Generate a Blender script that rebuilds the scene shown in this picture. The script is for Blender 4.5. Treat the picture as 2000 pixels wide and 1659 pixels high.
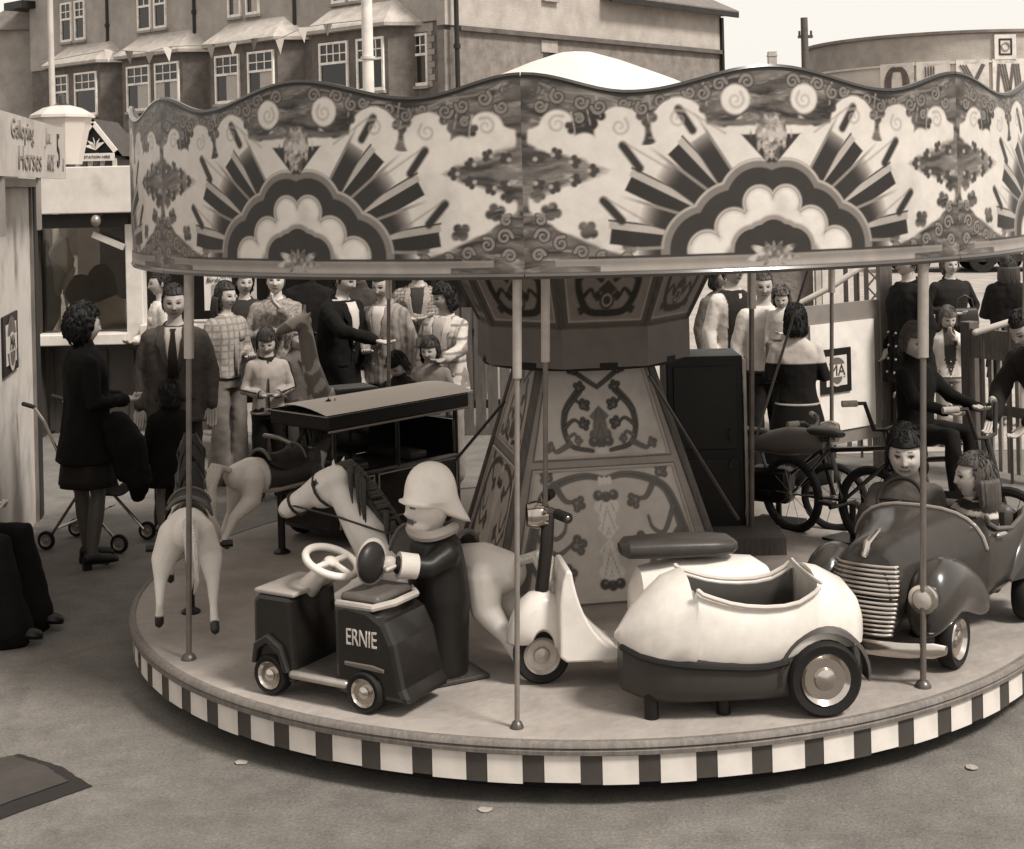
import bpy, bmesh, math, random
import numpy as np
from mathutils import Vector, Matrix, noise
R = math.radians
random.seed(7); np.random.seed(7)
scene = bpy.context.scene
for o in list(bpy.data.objects): bpy.data.objects.remove(o)
col = scene.collection

# ------------------------------------------------------------------ camera
F, Y0, ROLL, H = 2850.0, 357.0, 0.0235, 2.45       # focal length and horizon in photo pixels, roll, eye height
cam = bpy.data.cameras.new('camera'); cam_o = bpy.data.objects.new('camera', cam); col.objects.link(cam_o)
cam.sensor_fit = 'HORIZONTAL'; cam.sensor_width = 36; cam.lens = 36*F/2000
cr, sr = math.cos(ROLL), math.sin(ROLL)
# the optical axis hits the pixel (1000, Y0); the frame is shifted down (a rising-front style shift)
cam_o.location = (0, 0, H)
cam_o.rotation_euler = (Matrix.Rotation(R(90), 4, 'X') @ Matrix.Rotation(-ROLL, 4, 'Z')).to_euler()
cam.shift_x = 0.0; cam.shift_y = -(829.5 - Y0)/2000
cam.clip_end = 2000
scene.camera = cam_o
scene.render.resolution_x = 1024; scene.render.resolution_y = 849
scene.render.engine = 'CYCLES'
vs = scene.view_settings
vs.view_transform = 'Standard'; vs.look = 'None'; vs.gamma = 1.0; vs.exposure = 0.62
# ------------------------------------------------------------------ sky and sun (bright thin overcast)
SUN_EL, SUN_AZ = R(52), R(128)      # azimuth measured from +Y clockwise
world = bpy.data.worlds.new('World'); scene.world = world; world.use_nodes = True
wn = world.node_tree; wn.nodes.clear()
sky = wn.nodes.new('ShaderNodeTexSky'); sky.sky_type = 'NISHITA'; sky.sun_disc = False
sky.sun_elevation = SUN_EL; sky.sun_rotation = SUN_AZ; sky.air_density = 1.0; sky.dust_density = 4.0
bw = wn.nodes.new('ShaderNodeRGBToBW'); wn.links.new(sky.outputs[0], bw.inputs[0])
m1 = wn.nodes.new('ShaderNodeMath'); m1.operation = 'MULTIPLY_ADD'; m1.inputs[1].default_value = 0.20; m1.inputs[2].default_value = 5.6
wn.links.new(bw.outputs[0], m1.inputs[0])
cm = wn.nodes.new('ShaderNodeMixRGB'); cm.blend_type = 'MULTIPLY'; cm.inputs[0].default_value = 1
cm.inputs[2].default_value = (1.035, 0.995, 0.915, 1); wn.links.new(m1.outputs[0], cm.inputs[1])
bg = wn.nodes.new('ShaderNodeBackground'); bg.inputs[1].default_value = 0.10; wn.links.new(cm.outputs[0], bg.inputs[0])
wo = wn.nodes.new('ShaderNodeOutputWorld'); wn.links.new(bg.outputs[0], wo.inputs[0])
sl = bpy.data.lights.new('sun', 'SUN'); sl.energy = 3.1; sl.angle = R(12); sl.color = (1.0, 0.965, 0.90)
so = bpy.data.objects.new('sun', sl); col.objects.link(so)
sd = Vector((math.sin(SUN_AZ)*math.cos(SUN_EL), math.cos(SUN_AZ)*math.cos(SUN_EL), math.sin(SUN_EL)))
so.rotation_euler = sd.to_track_quat('Z', 'Y').to_euler(); so.location = (0, 0, 30)

# ------------------------------------------------------------------ photo pixel -> place helpers
def ray(px, py):
    a, b = px-1000, py-Y0
    return (cr*a - sr*b)/F, -(sr*a + cr*b)/F
def at(px, py, Y):
    a, b = ray(px, py); return Vector((a*Y, Y, H+b*Y))
def gz(px, py, z=0.0):
    a, b = ray(px, py); Y = (z-H)/b; return Vector((a*Y, Y, z))
def onplane(px, py, P, n):
    a, b = ray(px, py); d = Vector((a, 1, b)); o = Vector((0, 0, H))
    t = (Vector(P)-o).dot(n)/d.dot(n); return o+d*t

# ------------------------------------------------------------------ tones: a sepia print
def sep(v):
    v = np.asarray(v, float); v = .54*(np.clip(v, 0, 1)/.64)**1.20      # contrast of the printed film
    k = np.clip(v/0.6, 0, 1)
    return np.stack([v*(1.14-0.07*k), v*(0.97+0.01*k), v*(0.86+0.04*k), np.ones_like(v)], -1)
def sepc(v): return tuple(float(x) for x in sep(v))
MATS = {}
def mat(v=0.3, kind='paint', rough=None, name=None):
    key = (round(v, 3), kind, rough)
    if key in MATS: return MATS[key]
    m = bpy.data.materials.new(name or f'{kind}_{v:.2f}'); m.use_nodes = True
    nt = m.node_tree; b = nt.nodes['Principled BSDF']; N = nt.nodes.new; L = nt.links.new
    tc = N('ShaderNodeTexCoord')
    P = dict(paint=(.38, .12, 6, .0, 0), gloss=(.18, .10, 5, .0, 0), cloth=(.9, .10, 9, .35, 220), knit=(.95, .22, 30, .5, 160), tweed=(.95, .5, 85, .3, 150), leather=(.42, .2, 10, .12, 60),
             skin=(.55, .12, 25, .1, 120), hair=(.5, .6, 40, .5, 90), wood=(.6, .35, 9, .25, 40), metal=(.32, .2, 12, .05, 60), chrome=(.16, .1, 8, .0, 0), rubber=(.75, .3, 18, .1, 80),
             render=(.95, .22, 1.6, .7, 22), brick=(.95, .35, 3, .4, 18), slate=(.8, .3, 3, .25, 9), stone=(.9, .3, 2.5, .5, 14), canvas=(.85, .07, 1.2, .08, 30), tilt=(.85, .05, 1.2, .05, 30), glass=(.06, .3, .7, 0, 0), clear=(.05, .1, 1, 0, 0), dark=(.9, .2, 4, 0, 0),
             plain=(.6, .06, 3, 0, 0), attr=(.42, .10, 14, .03, 40), fur=(.5, .10, 9, .05, 60), askin=(.55, .06, 25, .06, 120), acloth=(.9, .1, 20, .3, 200), leaf=(.8, .4, 20, 0, 0))[kind]
    ro, amp, sc, bs, bsc = P
    if rough is not None: ro = rough
    n1 = N('ShaderNodeTexNoise'); n1.inputs['Scale'].default_value = sc; n1.inputs['Detail'].default_value = 6; n1.inputs['Roughness'].default_value = .65
    mp = N('ShaderNodeMapping'); L(tc.outputs['Object'], mp.inputs[0]); L(mp.outputs[0], n1.inputs['Vector'])
    if kind == 'hair': mp.inputs['Scale'].default_value = (6, 6, .5)
    if kind == 'wood': mp.inputs['Scale'].default_value = (6, 6, .7)
    mr = N('ShaderNodeMapRange'); mr.inputs[1].default_value = .25; mr.inputs[2].default_value = .75
    mr.inputs[3].default_value = 1-amp; mr.inputs[4].default_value = 1+amp; L(n1.outputs[0], mr.inputs[0])
    mx = N('ShaderNodeMixRGB'); mx.blend_type = 'MULTIPLY'; mx.inputs[0].default_value = 1; L(mr.outputs[0], mx.inputs[2])
    if kind in ('attr', 'fur', 'askin', 'acloth'):
        at_ = N('ShaderNodeAttribute'); at_.attribute_name = 'tone'; L(at_.outputs['Color'], mx.inputs[1])
    else: mx.inputs[1].default_value = sepc(v)
    last = mx.outputs[0]
    if kind in ('paint', 'gloss', 'attr', 'render', 'stone', 'metal', 'canvas', 'wood'):    # old dirt and wear patches
        n3 = N('ShaderNodeTexNoise'); n3.inputs['Scale'].default_value = {'render': .35, 'stone': .5, 'canvas': .6}.get(kind, 3.2); n3.inputs['Detail'].default_value = 9; L(tc.outputs['Object'], n3.inputs['Vector'])
        r3 = N('ShaderNodeMapRange'); r3.inputs[1].default_value = .52; r3.inputs[2].default_value = .72; r3.inputs[3].default_value = 1; r3.inputs[4].default_value = .70; L(n3.outputs[0], r3.inputs[0])
        m3 = N('ShaderNodeMixRGB'); m3.blend_type = 'MULTIPLY'; m3.inputs[0].default_value = 1; L(last, m3.inputs[1]); L(r3.outputs[0], m3.inputs[2]); last = m3.outputs[0]
        rr = N('ShaderNodeMapRange'); rr.inputs[3].default_value = max(.05, ro-.08); rr.inputs[4].default_value = min(1, ro+.18); L(n3.outputs[0], rr.inputs[0]); L(rr.outputs[0], b.inputs['Roughness'])
    else: b.inputs['Roughness'].default_value = ro
    L(last, b.inputs['Base Color'])
    if bs > 0:
        n2 = N('ShaderNodeTexNoise'); n2.inputs['Scale'].default_value = bsc; n2.inputs['Detail'].default_value = 4
        L(mp.outputs[0] if kind in ('hair', 'wood') else tc.outputs['Object'], n2.inputs['Vector'])
        bp = N('ShaderNodeBump'); bp.inputs['Strength'].default_value = bs; bp.inputs['Distance'].default_value = .02 if kind in ('render', 'stone', 'slate', 'brick') else .006
        L(n2.outputs[0], bp.inputs['Height']); L(bp.outputs[0], b.inputs['Normal'])
    if kind == 'clear':
        tr = N('ShaderNodeBsdfTransparent'); tr.inputs[0].default_value = (.82, .8, .76, 1); gl = N('ShaderNodeBsdfGlossy'); gl.inputs['Roughness'].default_value = .03; gl.inputs[0].default_value = (.8, .8, .78, 1)
        lw = N('ShaderNodeFresnel'); lw.inputs[0].default_value = 1.5; ms = N('ShaderNodeMixShader'); L(lw.outputs[0], ms.inputs[0]); L(tr.outputs[0], ms.inputs[1]); L(gl.outputs[0], ms.inputs[2]); L(ms.outputs[0], nt.nodes['Material Output'].inputs[0])
    if kind == 'tilt':      # sunlit canvas lets light through
        tl = N('ShaderNodeBsdfTranslucent'); L(last, tl.inputs[0]); ms = N('ShaderNodeMixShader'); ms.inputs[0].default_value = .30; L(b.outputs[0], ms.inputs[1]); L(tl.outputs[0], ms.inputs[2]); L(ms.outputs[0], nt.nodes['Material Output'].inputs[0])
    if kind in ('chrome', 'metal'): b.inputs['Metallic'].default_value = 1.0 if kind == 'chrome' else .55
    if kind in ('paint', 'wood', 'leather', 'rubber', 'attr', 'dark', 'render', 'stone', 'brick', 'slate', 'hair'): b.inputs['Specular IOR Level'].default_value = .28
    if kind == 'gloss': b.inputs['Specular IOR Level'].default_value = .35; b.inputs['Coat Weight'].default_value = .22; b.inputs['Coat Roughness'].default_value = .08
    if kind in ('cloth', 'tweed', 'knit', 'acloth'): b.inputs['Specular IOR Level'].default_value = .15
    MATS[key] = m; return m

# ------------------------------------------------------------------ mesh helpers
WM = {}
def basis(d):
    d = Vector(d).normalized(); a = Vector((0, 0, 1)) if abs(d.z) < .95 else Vector((1, 0, 0))
    u = d.cross(a).normalized(); return u, d.cross(u).normalized(), d
class MB:
    def __init__(s): s.v = []; s.f = []
    def add(s, vs, fs):
        o = len(s.v); s.v += [tuple(p) for p in vs]; s.f += [tuple(i+o for i in f) for f in fs]; return s
    def box(s, c, size, rot=None, taper=1.0):
        x, y, z = (k/2 for k in size); t = taper
        P = [(-x, -y, -z), (x, -y, -z), (x, y, -z), (-x, y, -z), (-x*t, -y*t, z), (x*t, -y*t, z), (x*t, y*t, z), (-x*t, y*t, z)]
        M = rot if rot is not None else Matrix.Identity(3)
        c = Vector(c)
        return s.add([M @ Vector(p)+c for p in P], [(0, 3, 2, 1), (4, 5, 6, 7), (0, 1, 5, 4), (1, 2, 6, 5), (2, 3, 7, 6), (3, 0, 4, 7)])
    def tube(s, pts, rad, n=10, closed=False, round_=True, ell=None):
        pts = [Vector(p) for p in pts]
        if not hasattr(rad, '__len__'): rad = [rad]*len(pts)
        rad = list(rad)
        if round_ and not closed:
            d0 = (pts[0]-pts[1]).normalized(); d1 = (pts[-1]-pts[-2]).normalized()
            r0, r1 = rad[0], rad[-1]
            pts = [pts[0]+d0*r0*.95, pts[0]+d0*r0*.6]+pts+[pts[-1]+d1*r1*.6, pts[-1]+d1*r1*.95]
            rad = [r0*.25, r0*.78]+rad+[r1*.78, r1*.25]
        m = len(pts); vs = []
        pu = None
        for i, p in enumerate(pts):
            if closed: d = pts[(i+1) % m]-pts[i-1]
            else: d = pts[min(i+1, m-1)]-pts[max(i-1, 0)]
            u, w, d = basis(d)
            if pu is not None:
                u = (pu-d*pu.dot(d)); u = u.normalized() if u.length > 1e-6 else basis(d)[0]; w = d.cross(u)
            pu = u
            for k in range(n):
                a = 2*math.pi*k/n; vs.append(p+(u*math.cos(a)+w*math.sin(a))*rad[i])
        fs = []
        for i in range(m if closed else m-1):
            j = (i+1) % m
            for k in range(n):
                k2 = (k+1) % n; fs.append((i*n+k, i*n+k2, j*n+k2, j*n+k))
        if not closed: fs += [tuple(range(n-1, -1, -1)), tuple((m-1)*n+k for k in range(n))]
        return s.add(vs, fs)
    def cyl(s, p0, p1, r0, r1=None, n=16): return s.tube([p0, p1], [r0, r0 if r1 is None else r1], n, round_=False)
    def lathe(s, prof, c=(0, 0, 0), axis='Z', n=24, a0=0, a1=2*math.pi, rot=None):
        full = abs(a1-a0-2*math.pi) < 1e-6; m = n if full else n+1; vs = []; c = Vector(c)
        for r, z in prof:
            for k in range(m):
                a = a0+(a1-a0)*k/n; p = Vector((r*math.cos(a), r*math.sin(a), z))
                if axis == 'X': p = Vector((p.z, p.x, p.y))
                if axis == 'Y': p = Vector((p.y, p.z, p.x))
                if rot is not None: p = rot @ p
                vs.append(p+c)
        fs = []
        for i in range(len(prof)-1):
            for k in range(n):
                k2 = (k+1) % m if full else k+1
                fs.append((i*m+k, i*m+k2, (i+1)*m+k2, (i+1)*m+k))
        return s.add(vs, fs)
    def ell(s, c, r, n=14, m=10, rot=None):
        vs = []; c = Vector(c); M = rot if rot is not None else Matrix.Identity(3)
        for i in range(1, m):
            t = math.pi*i/m
            for k in range(n):
                a = 2*math.pi*k/n; vs.append(M @ Vector((r[0]*math.sin(t)*math.cos(a), r[1]*math.sin(t)*math.sin(a), r[2]*math.cos(t)))+c)
        top = len(vs); vs += [M @ Vector((0, 0, r[2]))+c, M @ Vector((0, 0, -r[2]))+c]
        fs = [(i*n+k, (i+1)*n+k, (i+1)*n+(k+1) % n, i*n+(k+1) % n) for i in range(m-2) for k in range(n)]
        fs += [(top, k, (k+1) % n) for k in range(n)]+[(top+1, (m-2)*n+(k+1) % n, (m-2)*n+k) for k in range(n)]
        return s.add(vs, fs)
    def loft(s, secs, cap=True, closed=True):
        n = len(secs[0]); vs = [p for q in secs for p in q]; fs = []
        for i in range(len(secs)-1):
            for k in range(n if closed else n-1):
                k2 = (k+1) % n; fs.append((i*n+k, i*n+k2, (i+1)*n+k2, (i+1)*n+k))
        if cap and closed: fs += [tuple(range(n-1, -1, -1)), tuple((len(secs)-1)*n+k for k in range(n))]
        return s.add(vs, fs)
    def prism(s, poly, d):
        n = len(poly); d = Vector(d); A = [Vector(p) for p in poly]; B = [p+d for p in A]
        return s.add(A+B, [tuple(range(n-1, -1, -1)), tuple(range(n, 2*n))]+[(i, (i+1) % n, n+(i+1) % n, n+i) for i in range(n)])
    def grid(s, fn, nu, nv):
        vs = [fn(i/nu, j/nv) for j in range(nv+1) for i in range(nu+1)]
        return s.add(vs, [(j*(nu+1)+i, j*(nu+1)+i+1, (j+1)*(nu+1)+i+1, (j+1)*(nu+1)+i) for j in range(nv) for i in range(nu)])
    def mesh(s, name, smooth=True):
        me = bpy.data.meshes.new(name); me.from_pydata([tuple(p) for p in s.v], [], s.f)
        bm = bmesh.new(); bm.from_mesh(me); bmesh.ops.recalc_face_normals(bm, faces=bm.faces); bm.to_mesh(me); bm.free()
        if smooth:
            me.shade_smooth()
            try: me.set_sharp_from_angle(angle=R(38))
            except Exception: pass
        return me
    def build(s, name, m, parent=None, smooth=True, world=False, bevel=0):
        if world and parent is not None:
            inv = WM[parent].inverted(); s.v = [inv @ Vector(p) for p in s.v]
        me = s.mesh(name, smooth); o = bpy.data.objects.new(name, me); col.objects.link(o)
        if m: me.materials.append(m)
        if parent is not None: o.parent = parent; WM[o] = WM[parent]
        else: WM[o] = Matrix.Identity(4)
        if bevel:
            b = o.modifiers.new('bevel', 'BEVEL'); b.width = bevel; b.segments = 2; b.limit_method = 'ANGLE'; b.angle_limit = R(40)
        return o
def tag(o, label=None, cat=None, group=None, kind=None):
    for k, v in (('label', label), ('category', cat), ('group', group), ('kind', kind)):
        if v: o[k] = v
    return o
def thing(name, label, cat, loc=(0, 0, 0), rotz=0, group=None):
    o = bpy.data.objects.new(name, None); col.objects.link(o); o.location = loc; o.rotation_euler = (0, 0, rotz); o.empty_display_size = .1
    WM[o] = Matrix.Translation(Vector(loc)) @ Matrix.Rotation(rotz, 4, 'Z')
    return tag(o, label, cat, group)
def copy_part(o, parent, rotz=0):
    c = o.copy(); col.objects.link(c); c.parent = parent; c.rotation_euler = (0, 0, rotz); WM[c] = WM[parent]; return c
def tone_attr(me, vals):
    a = me.attributes.get('tone') or me.attributes.new('tone', 'FLOAT_COLOR', 'POINT')
    a.data.foreach_set('color', sep(np.asarray(vals)).astype(np.float32).ravel())
def text_obj(body, size, m, parent, loc, M3, name='lettering', depth=.003, sx=1.0, align='CENTER', shear=0):
    """lettering as a thin solid; M3 columns = right, up, out (world); loc in world"""
    cu = bpy.data.curves.new(name, 'FONT'); cu.body = body; cu.size = size; cu.extrude = depth; cu.align_x = align; cu.align_y = 'CENTER'; cu.resolution_u = 3; cu.shear = shear
    o = bpy.data.objects.new(name, cu); col.objects.link(o)
    TEXTS.append((o, m, parent, Matrix.Translation(loc) @ M3.to_4x4() @ Matrix.Diagonal((sx, 1, 1, 1))))
    return o
TEXTS = []
def frame3(right, up):
    r = Vector(right).normalized(); u = Vector(up).normalized(); n = r.cross(u)
    return Matrix((r, u, n)).transposed()
JOBS = []     # (object, voxel, smooth iterations, extra MB list [(verts, faces, tones)], base tone, paint function)
def remeshed(name, mb, m, parent, vox=.014, it=3, extra=(), tone=None, paint=None, disp=0.0, dsc=9.0):
    o = mb.build(name, m, parent, smooth=True)
    r = o.modifiers.new('r', 'REMESH'); r.mode = 'VOXEL'; r.voxel_size = vox; r.use_smooth_shade = True
    if it: q = o.modifiers.new('s', 'SMOOTH'); q.factor = .5; q.iterations = it
    JOBS.append((o, list(extra), tone, paint, disp, dsc)); return o
def finish_jobs():
    dg = bpy.context.evaluated_depsgraph_get(); dg.update()
    res = [bpy.data.meshes.new_from_object(j[0].evaluated_get(dg)) for j in JOBS]
    tx = [bpy.data.meshes.new_from_object(t[0].evaluated_get(dg)) for t in TEXTS]
    for (o, m, parent, M), me in zip(TEXTS, tx):
        me.transform((WM[parent].inverted() if parent is not None else Matrix.Identity(4)) @ M)
        me.materials.clear(); me.materials.append(m)
        n = o.name; cu = o.data; bpy.data.objects.remove(o); bpy.data.curves.remove(cu)
        q = bpy.data.objects.new('lettering', me); col.objects.link(q); q.parent = parent
    for (o, extra, tone, paint, disp, dsc), me in zip(JOBS, res):
        mats = list(o.data.materials)
        n = len(me.vertices); co = np.empty(n*3, np.float32); me.vertices.foreach_get('co', co); co = co.reshape(-1, 3)
        if disp:
            nn = np.empty(n*3, np.float32); me.vertices.foreach_get('normal', nn); nn = nn.reshape(-1, 3)
            d = np.array([noise.noise(Vector((p[0]*dsc*1.4, p[1]*dsc*1.4, p[2]*dsc*.7))) + .5*noise.noise(Vector((p[0]*dsc*2.6+9, p[1]*dsc*2.6, p[2]*dsc*2.2))) for p in co])
            me.vertices.foreach_set('co', (co+nn*(d*disp)[:, None]).astype(np.float32).ravel())
        tn = np.full(n, tone if tone is not None else .3)
        if paint is not None: tn = paint(co, tn)
        if extra:
            bm = bmesh.new(); bm.from_mesh(me)
            tl = [tn]
            for v, f, t in extra:
                vv = [bm.verts.new(p) for p in v]
                for q in f:
                    try: bm.faces.new([vv[i] for i in q]).smooth = True
                    except ValueError: pass
                tl.append(np.asarray(t) if hasattr(t, '__len__') else np.full(len(v), t))
            bm.to_mesh(me); bm.free(); tn = np.concatenate(tl)
        if tone is not None or paint is not None: tone_attr(me, tn)
        me.materials.clear()
        for q in mats: me.materials.append(q)
        o.modifiers.clear(); old = o.data; o.data = me; bpy.data.meshes.remove(old)
# ================================================================== the setting
def ground_mat():
    m = bpy.data.materials.new('asphalt'); m.use_nodes = True; nt = m.node_tree; b = nt.nodes['Principled BSDF']; N = nt.nodes.new; L = nt.links.new
    tc = N('ShaderNodeTexCoord')
    def nz(s, d=8): n = N('ShaderNodeTexNoise'); n.inputs['Scale'].default_value = s; n.inputs['Detail'].default_value = d; n.inputs['Roughness'].default_value = .7; L(tc.outputs['Object'], n.inputs['Vector']); return n
    a, c, g = nz(.55), nz(5, 10), nz(70, 3)
    r = N('ShaderNodeMapRange'); r.inputs[1].default_value = .3; r.inputs[2].default_value = .7; r.inputs[3].default_value = .085; r.inputs[4].default_value = .15; L(a.outputs[0], r.inputs[0])
    r2 = N('ShaderNodeMapRange'); r2.inputs[1].default_value = .3; r2.inputs[2].default_value = .7; r2.inputs[3].default_value = .72; r2.inputs[4].default_value = 1.25; L(c.outputs[0], r2.inputs[0])
    r3 = N('ShaderNodeMapRange'); r3.inputs[1].default_value = .3; r3.inputs[2].default_value = .72; r3.inputs[3].default_value = .68; r3.inputs[4].default_value = 1.34; L(g.outputs[0], r3.inputs[0])
    v = N('ShaderNodeTexVoronoi'); v.inputs['Scale'].default_value = 1.3; v.inputs['Randomness'].default_value = 1; L(tc.outputs['Object'], v.inputs['Vector'])
    sp = N('ShaderNodeMapRange'); sp.inputs[1].default_value = .022; sp.inputs[2].default_value = .030; sp.inputs[3].default_value = .14; sp.inputs[4].default_value = 0; L(v.outputs['Distance'], sp.inputs[0])   # pale gum spots
    q = N('ShaderNodeMath'); q.operation = 'MULTIPLY'; L(r.outputs[0], q.inputs[0]); L(r2.outputs[0], q.inputs[1])
    q2 = N('ShaderNodeMath'); q2.operation = 'MULTIPLY_ADD'; L(q.outputs[0], q2.inputs[0]); L(r3.outputs[0], q2.inputs[1]); L(sp.outputs[0], q2.inputs[2])
    # cracks: edges of a warped cell pattern; dark drips and scuffs
    wv = N('ShaderNodeMixRGB'); wv.inputs[0].default_value = .25; L(tc.outputs['Object'], wv.inputs[1]); L(c.outputs['Color'], wv.inputs[2])
    vc = N('ShaderNodeTexVoronoi'); vc.feature = 'DISTANCE_TO_EDGE'; vc.inputs['Scale'].default_value = .42; L(wv.outputs[0], vc.inputs['Vector'])
    rc = N('ShaderNodeMapRange'); rc.inputs[1].default_value = .0; rc.inputs[2].default_value = .011; rc.inputs[3].default_value = .86; rc.inputs[4].default_value = 1; L(vc.outputs[0], rc.inputs[0])
    v2 = N('ShaderNodeTexVoronoi'); v2.inputs['Scale'].default_value = 2.1; L(wv.outputs[0], v2.inputs['Vector'])
    rd = N('ShaderNodeMapRange'); rd.inputs[1].default_value = .03; rd.inputs[2].default_value = .12; rd.inputs[3].default_value = .62; rd.inputs[4].default_value = 1; L(v2.outputs['Distance'], rd.inputs[0])
    q3 = N('ShaderNodeMath'); q3.operation = 'MULTIPLY'; L(rc.outputs[0], q3.inputs[0]); L(rd.outputs[0], q3.inputs[1])
    q4 = N('ShaderNodeMath'); q4.operation = 'MULTIPLY'; L(q2.outputs[0], q4.inputs[0]); L(q3.outputs[0], q4.inputs[1])
    mx = N('ShaderNodeMixRGB'); mx.blend_type = 'MULTIPLY'; mx.inputs[0].default_value = 1; mx.inputs[2].default_value = (1.10, .98, .87, 1); L(q4.outputs[0], mx.inputs[1])
    L(mx.outputs[0], b.inputs['Base Color']); b.inputs['Roughness'].default_value = .85
    bp = N('ShaderNodeBump'); bp.inputs['Strength'].default_value = .5; bp.inputs['Distance'].default_value = .01; L(g.outputs[0], bp.inputs['Height']); L(bp.outputs[0], b.inputs['Normal'])
    return m
g = MB(); g.grid(lambda u, v: (-400+800*u, -20+620*v, 0), 20, 20)
tag(g.build('ground', ground_mat(), smooth=False), kind='structure')
# pale concrete forecourt behind the crowd on the right, and the road
g = MB(); g.add([(1.5, 12.8, .004), (40, 12.8, .004), (60, 60, .004), (1.5, 60, .004)], [(0, 1, 2, 3)])
tag(g.build('pavement', mat(.36, 'stone'), smooth=False), kind='structure')
# dark patched trench of newer tarmac at lower left
pa = [gz(-40, 1616), gz(180, 1538), gz(120, 1498), gz(35, 1474), gz(-60, 1500)]
g = MB(); vs = []
for i in range(len(pa)):
    p, q = pa[i], pa[(i+1) % len(pa)]
    for k in range(8):
        t = k/8; w = p.lerp(q, t); vs.append(w+Vector((random.uniform(-.005, .005), random.uniform(-.005, .005), .004)))
cc = sum(vs, Vector())/len(vs)
inn = [cc+Vector((-.05, .03, 0))+(p-cc)*.80+Vector((0, 0, .004)) for p in vs]
n = len(vs)
g.add(vs, [tuple(range(n))]); tag(g.build('tarmac_patch', mat(.035, 'stone'), smooth=False), kind='structure')
g = MB(); g.add(inn, [tuple(range(n))]); o = g.build('tarmac_patch_middle', mat(.075, 'stone'), smooth=False); tag(o, kind='structure')

def P_(px, Y): v = at(px, 600, Y); return (v.x, v.y, 0)
for px, py, lab in ((472, 1492, 'small crumpled paper scrap on tarmac below the left of the rim'), (948, 1585, 'small torn paper scrap on tarmac at the bottom centre'), (1898, 1502, 'pale round paper scrap on tarmac at lower right')):
    q = MB(); c_ = gz(px, py); nn_ = 9
    pts = [c_+Vector((random.uniform(.018, .030)*math.cos(6.283*k/nn_)*1.2, random.uniform(.018, .030)*math.sin(6.283*k/nn_), .005+random.uniform(0, .005))) for k in range(nn_)]
    q.add(pts+[c_+Vector((0, 0, .009))], [(k, (k+1) % nn_, nn_) for k in range(nn_)]); o = q.build('paper_scrap', mat(.36, 'cloth'), smooth=False); o.modifiers.new('s', 'SOLIDIFY').thickness = .002; tag(o, lab, 'litter', 'paper scraps on the tarmac')
# ------------------------------------------------------------------ terrace of houses
C0 = at(886, 300, 45.0); C0.z = 0
D1 = Vector((-.75, .66, 0)).normalized(); N1 = Vector((-D1.y, D1.x, 0)); N1 = N1 if N1.y < 0 else -N1
D2 = Vector((.66, .75, 0)).normalized(); N2 = Vector((D2.y, -D2.x, 0))
def fs(px, py, off=0.0):      # photo pixel -> (distance along the front, height) on the facade plane moved out by off
    p = onplane(px, py, C0+N1*off, N1); return (p-C0).dot(D1), p.z
UP = Vector((0, 0, 1))
M_REN, M_BRK, M_STO, M_WHT, M_GLS, M_PIPE = mat(.42, 'render'), mat(.19, 'brick'), mat(.38, 'stone'), mat(.86, 'paint'), mat(.035, 'glass'), mat(.035, 'paint')
M_CUR = mat(.5, 'cloth')
class Pl:                     # a wall plane: origin, along, out
    def __init__(s, o, d, n): s.o, s.d, s.n = Vector(o), Vector(d), Vector(n)
    def P(s, a, z, out=0): return s.o+s.d*a+s.n*out+UP*z
    def bx(s, mb, a0, a1, z0, z1, o0, o1):
        mb.add([s.P(a0, z0, o0), s.P(a1, z0, o0), s.P(a1, z0, o1), s.P(a0, z0, o1), s.P(a0, z1, o0), s.P(a1, z1, o0), s.P(a1, z1, o1), s.P(a0, z1, o1)],
               [(0, 3, 2, 1), (4, 5, 6, 7), (0, 1, 5, 4), (1, 2, 6, 5), (2, 3, 7, 6), (3, 0, 4, 7)])
def window(pl, a0, a1, z0, z1, house, cols=3, curtain=0, rows=2, split=.40):
    """sash window: frame, sill, an upper sash with glazing bars, a plain lower sash, panes and curtains"""
    if a0 > a1: a0, a1 = a1, a0
    w, h = a1-a0, z1-z0; t = .075
    f = MB(); pl.bx(f, a0, a0+t, z0, z1, -.02, .06); pl.bx(f, a1-t, a1, z0, z1, -.02, .06); pl.bx(f, a0+t, a1-t, z1-t, z1, -.02, .058); pl.bx(f, a0+t, a1-t, z0, z0+t*1.4, -.02, .058)
    zs = z1-h*split; pl.bx(f, a0+t, a1-t, zs-.04, zs+.04, -.02, .05)
    for k in range(1, cols): x = a0+t+(w-2*t)*k/cols; pl.bx(f, x-.018, x+.018, zs+.04, z1-t, -.01, .04)
    for k in range(1, rows): z = zs+(z1-t-zs)*k/rows; pl.bx(f, a0+t, a1-t, z-.018, z+.018, -.012, .038)
    win = f.build('window', M_WHT, house, smooth=False, world=True)
    p = MB(); pl.bx(p, a0+t*.5, a1-t*.5, zs, z1-t*.5, .008, .014); p.build('upper_pane', M_GLS, win, smooth=False, world=True)
    p = MB(); pl.bx(p, a0+t*.5, a1-t*.5, z0+t*.5, zs, .000, .006); p.build('lower_pane', M_GLS, win, smooth=False, world=True)
    sl_ = MB(); pl.bx(sl_, a0-.06, a1+.06, z0-.09, z0, 0, .12); sl_.build('sill', M_STO, win, smooth=False, world=True)
    if curtain:
        c = MB()
        for s_, wd in ((1, .34 if curtain == 1 else .5), (-1, .34 if curtain == 1 else .0)):
            if wd <= 0: continue
            e = a0+t if s_ > 0 else a1-t
            x0, x1 = sorted((e, e+s_*w*wd))
            c.grid(lambda u, v: pl.P(x0+(x1-x0)*u, z0+.08+(zs-.05-z0-.08)*v, .012+.006*math.sin(u*18)), 16, 2)
        c.build('curtain', M_CUR, win, world=True)
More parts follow.
